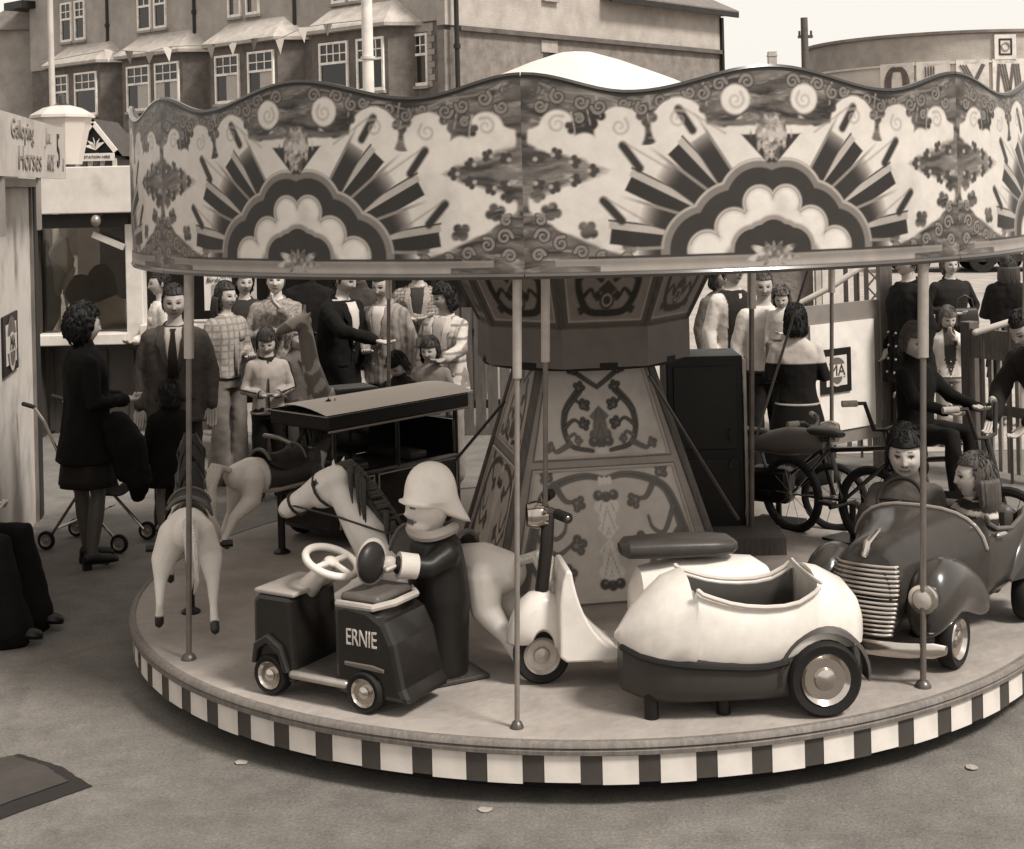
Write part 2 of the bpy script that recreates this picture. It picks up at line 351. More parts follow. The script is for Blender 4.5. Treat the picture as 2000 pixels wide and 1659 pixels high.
def rect_wall(pl, a0, a1, z0, z1, thick=.3):
    m = MB(); pl.bx(m, a0, a1, z0, z1, -thick, 0); return m
front = Pl(C0, D1, N1); side = Pl(C0, D2, N2)
def bay(house, pa, pb, ztop, pxroof, seed):
    a0 = fs(pb, 100, .7)[0]; a1 = fs(pa, 100, .7)[0]         # front corners of the bay
    c = .55; out = .75
    ring = [(a0-c, 0), (a0, out), (a1, out), (a1+c, 0)]
    m = MB()
    def sec(z): return [front.P(a, z, o+.001) for a, o in ring]
    m.loft([sec(0), sec(ztop)], cap=False, closed=False); m.add(sec(ztop), [(0, 1, 2, 3)])
    m.build('bay_wall', M_BRK, house, smooth=False, world=True)
    b = MB(); e = .28
    def rs(z, k, oo): return [front.P(a0-c-e*k, z, .002), front.P(a0-e*k*.5, z, out*oo+e*k), front.P(a1+e*k*.5, z, out*oo+e*k), front.P(a1+c+e*k, z, .002)]
    top = [front.P(a0+.15, ztop+.85, .003), front.P(a0+.35, ztop+.85, .12), front.P(a1-.35, ztop+.85, .12), front.P(a1-.15, ztop+.85, .003)]
    b.loft([rs(ztop-.05, 1, 1), rs(ztop+.06, 1.05, 1), rs(ztop+.14, .8, 1), top], cap=False, closed=False); b.add(rs(ztop-.05, 1, 1), [(0, 1, 2, 3)]); b.add(top, [(3, 2, 1, 0)])
    b.build('bay_roof', mat(.46, 'slate'), house, smooth=False, world=True)
    return Pl(C0+N1*(out+.012), D1, N1), a0, a1
def pipe(house, px, off=.08, z1=11.0):
    a = fs(px, 100, off)[0]; m = MB(); p = front.P(a, 0, off); m.cyl(p, p+UP*z1, .075, n=8)
    for z in (4.2, 6.6, 8.9): m.cyl(p+UP*z, p+UP*(z+.14), .11, n=8)
    m.build('downpipe', M_PIPE, house, world=True)
GRP = 'terraced houses behind the ride'
HS = [ # name, left px, right px, bay window px pairs, upstairs windows px, label
    (62, 212, [(107, 133), (146, 189)], [(120, 141), (147, 167)], 'leftmost pale roughcast terraced house with stone bay roof behind tall thin pole'),
    (212, 382, [(248, 293), (303, 350)], [(270, 296), (302, 326)], 'terraced house with bay window directly above the left end of the carousel canopy'),
    (382, 578, [(421, 468), (485, 536)], [(447, 472), (482, 508)], 'terraced house with wide bay, second to the left of the thick white pole')]
def house_shell(h, aR, aL):
    rect_wall(front, aR, aL, 0, 7.55).build('lower_wall', M_BRK, h, smooth=False, world=True)
    m = MB(); front.bx(m, aR, aL, 7.55, 11.2, -.3, .06); m.build('upper_wall', M_REN, h, smooth=False, world=True)
    r = MB(); r.add([front.P(aR, 11.2, .4), front.P(aL, 11.2, .4), front.P(aL, 14.5, -5), front.P(aR, 14.5, -5), front.P(aL, 11.2, -10), front.P(aR, 11.2, -10)], [(0, 1, 2, 3), (3, 2, 4, 5), (0, 3, 5), (1, 4, 2), (0, 5, 4, 1)])
    r.build('roof', mat(.12, 'slate'), h, smooth=False, world=True)
for i, (pl_, pr_, bw_, uw_, lab) in enumerate(HS):
    aR, aL = fs(pr_, 120)[0], fs(pl_, 120)[0]
    h = thing('terraced_house', lab, 'house', front.P((aR+aL)/2, 0), 0, GRP)
    house_shell(h, aR+.002, aL-.002)
    bp_, a0, a1 = bay(h, bw_[0][0]-8, bw_[1][1]+8, 7.5, 0, i)
    for k, (x0, x1) in enumerate(bw_):
        window(bp_, fs(x1, 130, .76)[0], fs(x0, 130, .76)[0], 5.45, 7.15, h, cols=3 if i else 2+k, curtain=[(0, 0), (2, 1), (2, 2)][i][k])
    up = Pl(C0+N1*.07, D1, N1)
    for k, (x0, x1) in enumerate(uw_): window(up, fs(x1, 50, .07)[0], fs(x0, 50, .07)[0], 8.55, 10.15, h, cols=2, split=.42, curtain=2 if i == 2 else 0)
    pipe(h, pr_-1)
    if i == 0:     # overhanging verge board of the end roof
        m = MB(); front.bx(m, aL-.5, aL+.9, 10.15, 10.45, -.3, .7); m.build('eaves_board', M_PIPE, h, smooth=False, world=True)
# the corner house
aR, aL = 0, fs(578, 120)[0]
h = thing('terraced_house', 'corner house with bare gable side wall, right of the thick white pole', 'house', C0, 0, GRP)
rect_wall(front, 0.0, aL-.002, 0, 7.55).build('lower_wall', M_BRK, h, smooth=False, world=True)
m = MB(); front.bx(m, -.02, aL-.002, 7.55, 11.2, -.3, .06); m.build('upper_wall', M_REN, h, smooth=False, world=True)
bp_, a0, a1 = bay(h, 612, 760, 7.5, 0, 3)
for (x0, x1), cu in (((625, 681), 0), ((698, 751), 0)): window(bp_, fs(x1, 130, .76)[0], fs(x0, 130, .76)[0], 5.45, 7.15, h, cols=4, curtain=cu)
up = Pl(C0+N1*.07, D1, N1)
for x0, x1 in ((650, 676), (684, 710)): window(up, fs(x1, 50, .07)[0], fs(x0, 50, .07)[0], 8.5, 10.1, h, cols=2)
q0, q1 = fs(836, 100, .01)[0], fs(808, 100, .01)[0]
window(Pl(C0+N1*.01, D1, N1), q0, q1, 5.55, 7.2, h, cols=2)
qs = MB()      # quoin stones round the narrow window
for k in range(9):
    for e, s_ in ((q0, -1), (q1, 1)):
        w = .30 if k % 2 else .18; x0, x1 = sorted((e, e+s_*w)); front.bx(qs, x0, x1, 5.5+k*.2, 5.685+k*.2, -.05, .03)
front.bx(qs, q0-.25, q1+.25, 7.24, 7.5, -.05, .035)
qs.build('quoins', M_STO, h, smooth=False, world=True)
pipe(h, 893)
SL = (onplane(1410, 200, C0, N2)-C0).dot(D2)
m = MB(); side.bx(m, -.3, SL, 0, 7.2, -.3, 0); m.build('side_wall', mat(.24, 'brick'), h, smooth=False, world=True)
m = MB(); side.bx(m, -.3, SL, 7.35, 8.75, -.3, .05); side.bx(m, -.3, SL-7.5, 8.75, 11.2, -.3, .05); m.build('side_upper_wall', M_REN, h, smooth=False, world=True)
m = MB(); side.bx(m, .3, SL+.02, 7.2, 7.35, -.3, .16); m.build('string_course', mat(.15, 'stone'), h, smooth=False, world=True)
m = MB(); m.add([side.P(SL-7.6, 8.72, .55), side.P(SL+.5, 8.72, .55), side.P(SL+.5, 8.86, .55), side.P(SL-7.6, 8.86, .55), side.P(SL-7.6, 8.72, -.2), side.P(SL+.5, 8.72, -.2), side.P(SL+.5, 11, -4), side.P(SL-7.6, 11, -4)],
      [(0, 1, 2, 3), (0, 4, 5, 1), (3, 2, 6, 7), (1, 5, 6, 2), (0, 3, 7, 4)]); m.build('side_roof', mat(.2, 'slate'), h, smooth=False, world=True)
m = MB(); side.bx(m, SL-7.6, SL+.45, 8.60, 8.80, .5, .58); side.bx(m, SL-.12, SL+.02, 0, 8.6, .05, .16); m.build('gutter', M_PIPE, h, smooth=False, world=True)
p = onplane(1070, 2, C0, N2); a = (p-C0).dot(D2)
m = MB(); side.bx(m, a-.3, a+.3, 8.55, 9.6, .05, .12); m.build('window', M_WHT, h, smooth=False, world=True)
m = MB(); side.bx(m, a-.4, a+.4, 8.42, 8.53, .05, .2); m.build('sill', M_STO, h, smooth=False, world=True)
p = onplane(1072, 96, C0, N2); a = (p-C0).dot(D2)
m = MB(); side.bx(m, a-.42, a+.42, p.z-.12, p.z+.28, 0, .04); m.build('lintel', M_STO, h, smooth=False, world=True)
m = MB(); side.bx(m, a-.3, a+.3, p.z-1.2, p.z-.12, 0, .012); m.build('window', M_GLS, h, smooth=False, world=True)

# receding row of houses at the far left edge
A, B = at(-30, 240, 62), at(66, 240, 70); A.z = B.z = 0
d = (B-A).normalized(); nn = Vector((d.y, -d.x, 0)); nn = nn if nn.y < 0 else -nn
fl = Pl(A, d, nn); ln = (B-A).length
h = thing('distant_house', 'pale low house with slate roof and chimney at the far left edge', 'house', A)
zt = at(60, 95, 70).z
rect_wall(fl, 0, ln, 0, zt, 6).build('wall', mat(.4, 'render'), h, smooth=False, world=True)
r = MB(); r.add([fl.P(-.3, zt, .4), fl.P(ln+.3, zt, .4), fl.P(ln+.3, zt+2.0, -3), fl.P(-.3, zt+2.0, -3), fl.P(ln+.3, zt, -6.4), fl.P(-.3, zt, -6.4)], [(0, 1, 2, 3), (3, 2, 4, 5), (0, 3, 5), (1, 4, 2), (0, 5, 4, 1)])
rf = r.build('roof', mat(.3, 'slate'), h, smooth=False, world=True)
c = MB(); fl.bx(c, .1, 1.0, zt+.8, zt+2.7, -3.2, -2.4); fl.bx(c, .2, .4, zt+2.7, zt+3.1, -3, -2.7); fl.bx(c, .6, .8, zt+2.7, zt+3.1, -3, -2.7); c.build('chimney', M_BRK, rf, smooth=False, world=True)
for k in range(2):
    x = .8+k*1.5; window(fl, x, x+.9, zt-3.2, zt-.8, h, cols=2, curtain=1)
m = MB(); fl.bx(m, ln-.35, ln-.22, 0, zt, 0, .1); m.build('downpipe', M_WHT, h, smooth=False, world=True)
m = MB(); fl.bx(m, ln, ln+2.5, 0, zt, -5, -.4); m.build('brick_end', M_BRK, h, smooth=False, world=True)

# round picture-house style building at the upper right with big letter panels
cx, cy, cr_ = 18.2, 60.35, 5.75; ZT = 7.75
h = thing('round_building', 'pale round-cornered building with large letter panels against the sky', 'building', (cx, cy, 0))
def arcwall(r0, z0, z1, n=96):
    m = MB(); m.lathe([(r0, z0), (r0, z1)], (0, 0, 0), n=n); return m
arcwall(cr_, 0, 6.55).build('lower_wall', mat(.62, 'canvas'), h)
m = MB(); m.lathe([(cr_-.02, 6.55), (cr_+.03, 6.56), (cr_+.03, ZT-.14), (cr_-1, ZT-.14)], n=96); m.build('upper_band', mat(.44, 'render'), h)
m = MB(); m.lathe([(cr_, ZT-.14), (cr_+.16, ZT-.1), (cr_+.18, ZT), (0, ZT+.02)], n=96); m.build('coping', mat(.3, 'stone'), h)
m = MB(); m.lathe([(cr_+.03, 6.52), (cr_+.1, 6.52), (cr_+.1, 6.60), (cr_+.03, 6.60)], n=96); m.build('ledge', mat(.62, 'paint'), h)
def hitcyl(px, py, r_=cr_):
    a, b = ray(px, py); ox, oy = -cx, -cy; A_ = a*a+1; B_ = 2*(a*ox+oy); C_ = ox*ox+oy*oy-r_*r_; t = (-B_-math.sqrt(max(0, B_*B_-4*A_*C_)))/(2*A_); return Vector((a*t, t, H+b*t))
M_LET = mat(.16, 'paint'); M_LET2 = mat(.30, 'paint')
for ch, x0, x1 in (('O', 1722, 1787), ('L', 1791, 1857), ('Y', 1867, 1931), ('M', 1937, 2000)):
    p0, p1 = hitcyl(x0, 160), hitcyl(x1, 160); r_ = (p1-p0); r_.z = 0; w = r_.length; r_.normalize(); n_ = Vector((r_.y, -r_.x, 0)); zt_ = 6.64
    pl = Pl(Vector((p0.x, p0.y, 0))+n_*.02, r_, n_)
    m = MB(); pl.bx(m, .0, w, zt_-1.95, zt_, .02, .10); pn = m.build('letter_panel', mat(.68, 'paint'), h, smooth=False, world=True)
    L_ = MB(); c0 = w/2; zc = zt_-.80; hh = .62
    def bar(a0, z0, a1, z1, th):
        q0, q1 = pl.P(a0, z0, .11), pl.P(a1, z1, .11); dd = (q1-q0).normalized(); sd_ = dd.cross(n_).normalized()*th/2
        L_.prism([q0-sd_, q1-sd_, q1+sd_, q0+sd_], n_*.02)
    if ch == 'O':
        for k, rr in enumerate((.50, .42, .35, .27)):
            pts = [(c0+rr*math.cos(t)*(.95), zc+math.copysign(min(abs(math.sin(t))*hh*1.15, hh*(.62+.13*k*0+rr*.8)), math.sin(t))) for t in np.linspace(0, 2*math.pi, 29)]
            for a_, b_ in zip(pts[:-1], pts[1:]): bar(a_[0], a_[1], b_[0], b_[1], .05 if k < 3 else .075)
    if ch == 'L':
        for k in range(4): bar(c0-.28+k*.10, zc+hh, c0-.28+k*.10, zc-hh+.1*k, .05)
        bar(c0-.3, zc-hh, c0+.38, zc-hh, .12)
    if ch == 'Y':
        for k in range(3): bar(c0-.45+k*.10, zc+hh, c0-.08+k*.09, zc-.05, .05)
        bar(c0+.40, zc+hh, c0+.06, zc-.05, .14); bar(c0, zc, c0, zc-hh, .16)
    if ch == 'M':
        bar(c0-.38, zc+hh, c0-.46, zc-hh, .10)
        for k in range(3): bar(c0-.36+k*.10, zc+hh, c0-.10+k*.09, zc-hh, .05); bar(c0+.18+k*.09, zc+hh, c0+.30+k*.10, zc-hh, .05)
        bar(c0+.16, zc+hh, c0+.02, zc-.4, .10)
    L_.build('letter', M_LET, pn, smooth=False, world=True)
p0, p1 = hitcyl(1940, 90), hitcyl(1982, 90); r_ = p1-p0; r_.z = 0; w = r_.length; r_.normalize(); n_ = Vector((r_.y, -r_.x, 0)); pl = Pl(Vector((p0.x, p0.y, 0))+n_*.05, r_, n_)
m = MB(); pl.bx(m, 0, w, 6.62, 7.55, 0, .08); sg = m.build('emblem_board', mat(.68, 'paint'), h, smooth=False, world=True)
m = MB(); e = .16
for a0, a1, z0, z1 in ((e, w-e, 6.78, 6.84), (e, w-e, 7.34, 7.40), (e, e+.06, 6.84, 7.34), (w-e-.06, w-e, 6.84, 7.34)): pl.bx(m, a0, a1, z0, z1, .08, .10)
m.build('emblem_frame', mat(.04, 'paint'), sg, smooth=False, world=True)
m = MB(); m.lathe([(.12, 0), (.17, 0), (.17, .02), (.12, .02)], pl.P(w/2, 7.09, .085), rot=frame3(r_, UP).to_3x3(), n=20); m.build('emblem_ring', M_LET2, sg, world=True)

# telegraph pole and a far chimney
b = at(1572, 35, 50); t = thing('telegraph_pole', 'tall thin dark telegraph pole against the pale sky', 'pole', (b.x, 50, 0))
m = MB(); m.tube([(0, 0, 0), (-.03, 0, b.z)], [.16, .12], 10, round_=False); m.build('pole', mat(.13, 'wood'), t)
m = MB(); m.box((0, 0, b.z-.65), (.5, .1, .1)); m.cyl((.2, 0, b.z-.6), (.2, 0, b.z-.45), .04, n=6); m.cyl((-.2, 0, b.z-.6), (-.2, 0, b.z-.45), .04, n=6); m.build('crossarm', mat(.1, 'wood'), t, smooth=False)
b = at(1508, 113, 75); t = thing('far_house', 'small square chimney of a far house just above the canopy', 'house', (b.x, 75, 0))
m = MB(); m.box((0, 0, 3), (9, 5, 6)); m.build('wall', mat(.3, 'render'), t, smooth=False)
m = MB(); m.add([(-4.8, -2.8, 5.9), (4.8, -2.8, 5.9), (4.8, 2.8, 5.9), (-4.8, 2.8, 5.9), (-4.8, 0, 7.2), (4.8, 0, 7.2)], [(0, 1, 5, 4), (2, 3, 4, 5), (0, 4, 3), (1, 2, 5), (0, 3, 2, 1)]); rf = m.build('roof', mat(.15, 'slate'), t, smooth=False)
m = MB(); m.box((0, 0, b.z-.5), (.42, .42, 1.6)); m.box((0, 0, b.z+.1), (.48, .48, .08)); m.build('chimney', mat(.5, 'render'), rf, smooth=False)

# thick white pole in front of the houses and thin pole on the left
b = at(720, 175, 20); t = thing('flagpole', 'thick white pole rising behind the left half of the canopy', 'pole', (b.x, 20, 0))
m = MB(); m.tube([(0, 0, 0), (0, 0, 9)], [.085, .07], 14, round_=False); m.build('pole', mat(.7, 'paint'), t)
m = MB(); m.cyl((0, 0, at(720, 116, 20).z), (0, 0, at(720, 111, 20).z), .10, n=14); m.build('collar', mat(.6, 'paint'), t)
b = at(101, 100, 17); t = thing('thin_pole', 'tall thin pale pole behind the white lantern at left', 'pole', (b.x, 17, 0))
m = MB(); m.tube([(0, 0, 0), (-.01, 0, 7)], [.04, .03], 10, round_=False); m.build('pole', mat(.5, 'paint'), t)

# bunting between the houses
fl_ = [(213, 105), (252, 108), (292, 110), (327, 100), (411, 95), (454, 92), (497, 83), (546, 84), (591, 62), (640, 55)]
t = thing('bunting', 'string of small triangular flags hanging across the house fronts', 'bunting', at(400, 100, 26))
pts = [at(80, 122, 26)]+[at(x, y-8, 26) for x, y in fl_]+[at(707, 40, 25)]
m = MB(); m.tube(pts, .008, 5, round_=False); m.build('cord', mat(.3, 'cloth'), t, world=True)
for i, (x, y) in enumerate(fl_):
    p = at(x, y-8, 25.99); s_ = 1 if i % 2 else -1; tw = random.uniform(-.5, .5)
    r_ = Vector((math.cos(tw), math.sin(tw), 0)); w = .085
    m = MB(); m.prism([p-r_*w+UP*.0, p+r_*w, p+r_*random.uniform(-.03, .03)-UP*random.uniform(.2, .28)], Vector((-r_.y, r_.x, 0))*.006)
    m.build('flag', mat(.62 if i in (0, 3, 5, 7, 8) else .2, 'cloth'), t, smooth=False, world=True)

# ------------------------------------------------------------------ left: kiosk, booth, lantern, little gabled hut
KY = 14.7
def kx(px): return (px-1000)/F*KY
def kz(px, py): return at(px, py, KY).z
t = thing('kiosk', 'white fronted kiosk with dark glazed window behind the woman in black', 'kiosk', (kx(260), KY, 0))
x0, x1 = kx(52), kx(480)
def W(mb, name, m_, par=None, sm=False, **k): return mb.build(name, m_, par or t, smooth=sm, world=True, **k)
m = MB(); m.box(((x0+x1)/2, KY+1.2, kz(150, 372)), (x1-x0, 2.9, kz(150, 326)-kz(150, 416))); W(m, 'fascia', mat(.62, 'paint'), bevel=.01)
zs = kz(150, 655)
m = MB(); m.box(((x0+x1)/2, KY+1.5, zs/2-.06), (x1-x0, 2.6, zs-.12)); W(m, 'counter_front', mat(.10, 'paint'))
for k in range(8):
    m = MB(); m.box((x0+.15+(x1-x0-.3)*k/7, KY+.19, zs/2-.07), (.05, .03, zs-.2)); W(m, 'front_batten', mat(.09, 'paint'))
m = MB(); m.box(((x0+kx(245))/2, KY+.05, zs-.03), (kx(245)-x0+.04, .5, .11)); W(m, 'counter_top', mat(.66, 'paint'), bevel=.01)
m = MB(); m.box(((kx(276)+x1)/2, KY+.05, zs+.05), (x1-kx(276), .5, .11)); W(m, 'counter_top', mat(.66, 'paint'), bevel=.01)
m = MB(); m.box((kx(262), KY+.0, (kz(260, 450)+zs)/2), (.17, .17, kz(260, 445)-zs+.1)); W(m, 'post', mat(.66, 'paint'), bevel=.01)
m = MB(); m.box((x0+.06, KY+.0, 1.1), (.12, .2, 2.2)); W(m, 'post', mat(.08, 'paint'))
m = MB(); m.box((x1, KY+.1, 1.1), (.1, .2, 2.2)); W(m, 'post', mat(.5, 'paint'))
m = MB(); m.box(((x0+kx(250))/2, KY+.02, kz(150, 432)), (kx(250)-x0, .1, .14)); W(m, 'window_head', mat(.06, 'paint'))
m = MB(); m.box(((x0+x1)/2, KY+2.6, 1.1), (x1-x0, .1, 2.2)); W(m, 'back_wall', mat(.10, 'paint'))
m = MB(); m.box(((x0+x1)/2, KY+1.4, .55), (x1-x0-.1, 2.2, .06)); W(m, 'floor', mat(.1, 'wood'))
m = MB(); m.box(((x0+kx(245))/2, KY+.04, (zs+kz(150, 437))/2), (kx(245)-x0-.1, .008, kz(150, 437)-zs)); W(m, 'window_pane', mat(.02, 'clear'))
p = at(187, 432, KY-.3); m = MB(); m.ell(p, (.05, .05, .06)); m.cyl(p+Vector((0, 0, -.02)), p+Vector((0, .3, .12)), .02, n=6); W(m, 'lamp', mat(.3, 'metal'), sm=True)
m = MB(); m.box((kx(215), KY-.1, kz(215, 470)), (.34, .05, .06), Matrix.Rotation(R(24), 3, 'Y')); W(m, 'awning_arm', mat(.55, 'paint'))
# things hung up for sale behind the glass
for i, (px, py, sx, sz, v) in enumerate(((118, 500, .10, .22, .5), (112, 535, .07, .25, .35), (165, 575, .22, .2, .12), (195, 560, .16, .2, .09), (215, 610, .24, .17, .42), (90, 560, .14, .5, .2))):
    p = at(px, py, KY+.28); m = MB(); m.ell(p, (sx, .12, sz), 14, 10)
    for k, q in enumerate(m.v): m.v[k] = tuple(Vector(q)+Vector((noise.noise(Vector(q)*5), 0, noise.noise(Vector(q)*5+Vector((7, 7, 7)))))*.09)
    o = m.build('hanging_toy' if i != 4 else 'toy_ball', mat(v, 'cloth')); tag(o, ['pale toy hanging high in the kiosk window', 'grey toy hanging on the string in kiosk window', 'dark stuffed toy in the middle of the kiosk window', 'black stuffed toy at the right of the kiosk window', 'pale rounded toy low in kiosk window beside woman’s hair', 'tall grey toy at the left of the kiosk window'][i], 'toy')
p = at(128, 545, KY+.25); m = MB(); m.prism([p+Vector((0, 0, .28)), p+Vector((.1, 0, .1)), p+Vector((0, 0, -.32)), p+Vector((-.05, 0, 0))], (0, .02, 0)); tag(m.build('pennant', mat(.5, 'cloth'), smooth=False), 'pale triangular pennant hanging in the kiosk window', 'pennant')
# price board
p0, p1 = at(398, 500, KY-.25), at(468, 605, KY-.25)
t2 = thing('price_board', 'white hand-lettered price board below the canopy, behind the long-haired girl', 'sign', ((p0.x+p1.x)/2, KY-.25, p1.z))
m = MB(); m.box(((p0.x+p1.x)/2, KY-.25, (p0.z+p1.z)/2), (p1.x-p0.x, .03, p0.z-p1.z)); m.build('board', mat(.68, 'paint'), t2, smooth=False, world=True)
XZ = frame3((1, 0, 0), (0, 0, 1))
text_obj('Love\nBirds', .068, mat(.05, 'paint'), t2, at(416, 541, KY-.272), XZ, depth=.002, shear=.2); text_obj('Choco', .075, mat(.05, 'paint'), t2, at(450, 537, KY-.272), XZ, depth=.002, shear=.2)
m = MB(); q0, q1 = at(414, 556, KY-.272), at(462, 592, KY-.272); m.box(((q0.x+q1.x)/2, KY-.271, (q0.z+q1.z)/2), (q1.x-q0.x, .008, q0.z-q1.z)); m.build('picture', mat(.32, 'cloth'), t2, smooth=False, world=True)
m = MB(); m.box(((p0.x+p1.x)/2, KY-.25, p1.z/2), (.06, .03, p1.z)); m.build('post', mat(.4, 'paint'), t2, smooth=False, world=True)

# pale booth wall at the left edge with corner post, emblem and ride sign
P1 = gz(78, 1008); d = Vector((.18, -1, 0)).normalized(); nb = Vector((-d.y, d.x, 0)); nb = nb if nb.x > 0 else -nb
bpl = Pl(P1, d, nb)
t = thing('booth', 'pale booth wall with dark corner post at the left edge of the picture', 'booth', P1)
zb = at(52, 366, P1.y).z
m = MB(); bpl.bx(m, .14, 4.2, 0, zb, -2.2, 0); m.build('wall', mat(.55, 'paint', .8), t, smooth=False, world=True)
m = MB(); bpl.bx(m, -.03, .14, 0, zb+.02, -.17, .03); m.build('corner_post', mat(.045, 'wood'), t, smooth=False, world=True, bevel=.008)
m = MB(); bpl.bx(m, .14, .2, 0, zb, 0, .02); m.build('cover_strip', mat(.2, 'wood'), t, smooth=False, world=True)
m = MB(); bpl.bx(m, -.1, 4.3, zb, zb+.06, -2.3, .05); m.build('roof', mat(.3, 'paint'), t, smooth=False, world=True)
def emblem(pl, a0, a1, z0, z1, label, o0=.004, parent=None):
    """square framed badge: black frame, pale field, ring with two letters"""
    w, hh = a1-a0, z1-z0; c = pl.P(a0, z0, 0)
    t = thing('emblem_sign', label, 'sign', c)
    m = MB(); pl.bx(m, a0, a1, z0, z1, o0, o0+.012); m.build('frame', mat(.025, 'paint'), t, smooth=False, world=True)
    e = .16; m = MB(); pl.bx(m, a0+w*e, a1-w*e, z0+hh*e, z1-hh*e, o0+.012, o0+.016); m.build('field', mat(.62, 'paint'), t, smooth=False, world=True)
    M3 = frame3(pl.d if pl.n.dot(pl.d.cross(UP)) > 0 else -pl.d, UP)
    m = MB(); r0 = w*.30
    m.lathe([(0, 0), (r0, 0), (r0, .003), (0, .003)], pl.P((a0+a1)/2, (z0+z1)/2, o0+.016), rot=M3, n=32); m.build('roundel', mat(.16, 'paint'), t, smooth=False, world=True)
    m = MB(); pl.bx(m, a0+w*.19, a1-w*.19, z0+hh*.36, z0+hh*.64, o0+.017, o0+.021); m.build('bar', mat(.60, 'paint'), t, smooth=False, world=True)
    text_obj('MA', hh*.36, mat(.08, 'paint'), t, pl.P((a0+a1)/2, (z0+z1)/2, o0+.023), M3, depth=.002)
    m = MB(); m.lathe([(r0*.55, 0), (r0*.72, 0), (r0*.72, .002), (r0*.55, .002)], pl.P((a0+a1)/2, z0+hh*.36, o0+.0195), rot=M3, n=24); m.build('lower_ring', mat(.55, 'paint'), t, smooth=False, world=True)
    return t
pa_, pb_ = onplane(2, 670, P1, nb), onplane(31, 670, P1, nb); s0, s1 = sorted(((pa_-P1).dot(d), (pb_-P1).dot(d)))
emblem(bpl, s0, s1, onplane(18, 728, P1, nb).z, onplane(18, 612, P1, nb).z, 'black framed badge on the pale booth wall at the left edge')
# ride sign over the booth
SA, SB = at(128, 300, 11.3), at(-25, 300, 8.15); SA.z = SB.z = 0; ds = (SB-SA); ls = ds.length; ds.normalize(); ns = Vector((-ds.y, ds.x, 0)); ns = ns if ns.x > 0 else -ns
spl = Pl(SA, ds, ns); z0, z1 = at(128, 350, 11.3).z, at(128, 252, 11.3).z
t = thing('ride_sign', 'pale lettered sign board for the horses ride above the left booth', 'sign', SA)
m = MB(); spl.bx(m, 0, ls, z0, z1, -.03, 0); m.build('board', mat(.52, 'paint'), t, smooth=False, world=True)
m = MB(); spl.bx(m, 1.2, 1.3, 2.2, z0, -.03, -.01); m.build('bracket', mat(.3, 'paint'), t, smooth=False, world=True)
m = MB(); spl.bx(m, 2.6, 2.7, 2.2, z0, -.03, -.01); m.build('bracket', mat(.3, 'paint'), t, smooth=False, world=True)
S3 = frame3(-ds, UP); zc = (z0+z1)/2
def st(b, a, z, s, v, sx=1.0, sh=0): text_obj(b, s, mat(v, 'paint'), t, spl.P(a, z, .004), S3, depth=.003, sx=sx, shear=sh)
st('Galloping', 2.0, zc+.10, .17, .26, 1.35); st('Horses', 1.72, zc-.08, .22, .26, 1.5); st('Juv.', .92, zc+.10, .16, .28, 1.2, .3); st('RIDE', .82, zc-.09, .17, .26, .9, .2); st('5', .42, zc, .36, .05, .9); st('p', .16, zc-.06, .15, .3, .9)

# lantern-shaped lamp head
p = at(122, 230, 15.4); t = thing('street_lantern', 'big white lantern with dark cap and flat roof at upper left', 'lantern', (p.x, 15.4, 2.7))
zr = p.z-2.7
def hexring(r, z, n=8): return [Vector((r*math.cos(2*math.pi*(k+.5)/n), r*math.sin(2*math.pi*(k+.5)/n), z)) for k in range(n)]
m = MB(); m.loft([hexring(.19, max(.05, zr-.72)), hexring(.30, zr)]); m.build('lantern_body', mat(.52, 'canvas'), t, smooth=False)
m = MB(); m.loft([hexring(.335, zr-.005), hexring(.33, zr+.025), hexring(.20, zr+.10), hexring(.10, zr+.125)]); m.build('lantern_roof', mat(.55, 'paint'), t, smooth=False)
m = MB(); m.lathe([(.085, zr+.115), (.09, zr+.13), (.05, zr+.15), (.035, zr+.23), (.012, zr+.25), (0, zr+.25)], n=16); m.build('cap', mat(.1, 'metal'), t)
m = MB(); m.cyl((0, 0, 0), (0, 0, max(.06, zr-.7)), .06, n=12); m.build('post', mat(.2, 'paint'), t)

# little hut with white bargeboards
HY = 19.0; p = at(182, 240, HY); pb = at(182, 325, HY)
t = thing('gabled_hut', 'small dark roofed hut with white bargeboards and name board', 'hut', (p.x, HY, 0))
w = .29; za, ze = p.z, at(182, 297, HY).z
for s_ in (-1, 1):
    m = MB(); a_, b_ = Vector((0, 0, za)), Vector((s_*w, 0, ze)); dd = (b_-a_).normalized(); q = Vector((-dd.z, 0, dd.x))*.03
    m.prism([a_-q, b_-q, b_+q, a_+q], (0, -.04, 0)); m.build('bargeboard', mat(.66, 'paint'), t, smooth=False)
m = MB(); m.add([(0, 0, za+.05), (-w-.08, 0, ze-.06), (-w-.08, 1.2, ze-.06), (0, 1.2, za+.05), (w+.08, 0, ze-.06), (w+.08, 1.2, ze-.06), (0, 0, za+.0), (-w, 0, ze-.1), (w, 0, ze-.1)], [(0, 1, 2, 3), (0, 3, 5, 4)]); m.build('roof', mat(.09, 'slate'), t, smooth=False)
m = MB(); m.prism([(0, .03, za-.03), (-w+.02, .03, ze), (w-.02, .03, ze)], (0, .03, 0)); m.build('gable', mat(.03, 'paint'), t, smooth=False)
m = MB()
for a in (40, 70, 100, 130, 160): c_, s_ = math.cos(R(a)), math.sin(R(a)); m.prism([(0.03, -.01, ze+.02), (c_*.05+.03, -.01, ze+s_*.05+.08), (c_*.17+.03, -.01, ze+s_*.17+.02)], (0, -.02, 0))
m.build('fretwork', mat(.66, 'paint'), t, smooth=False)
m = MB(); m.box((.06, -.05, ze-.07), (.44, .03, .10)); nb_ = m.build('name_board', mat(.66, 'paint'), t, smooth=False)
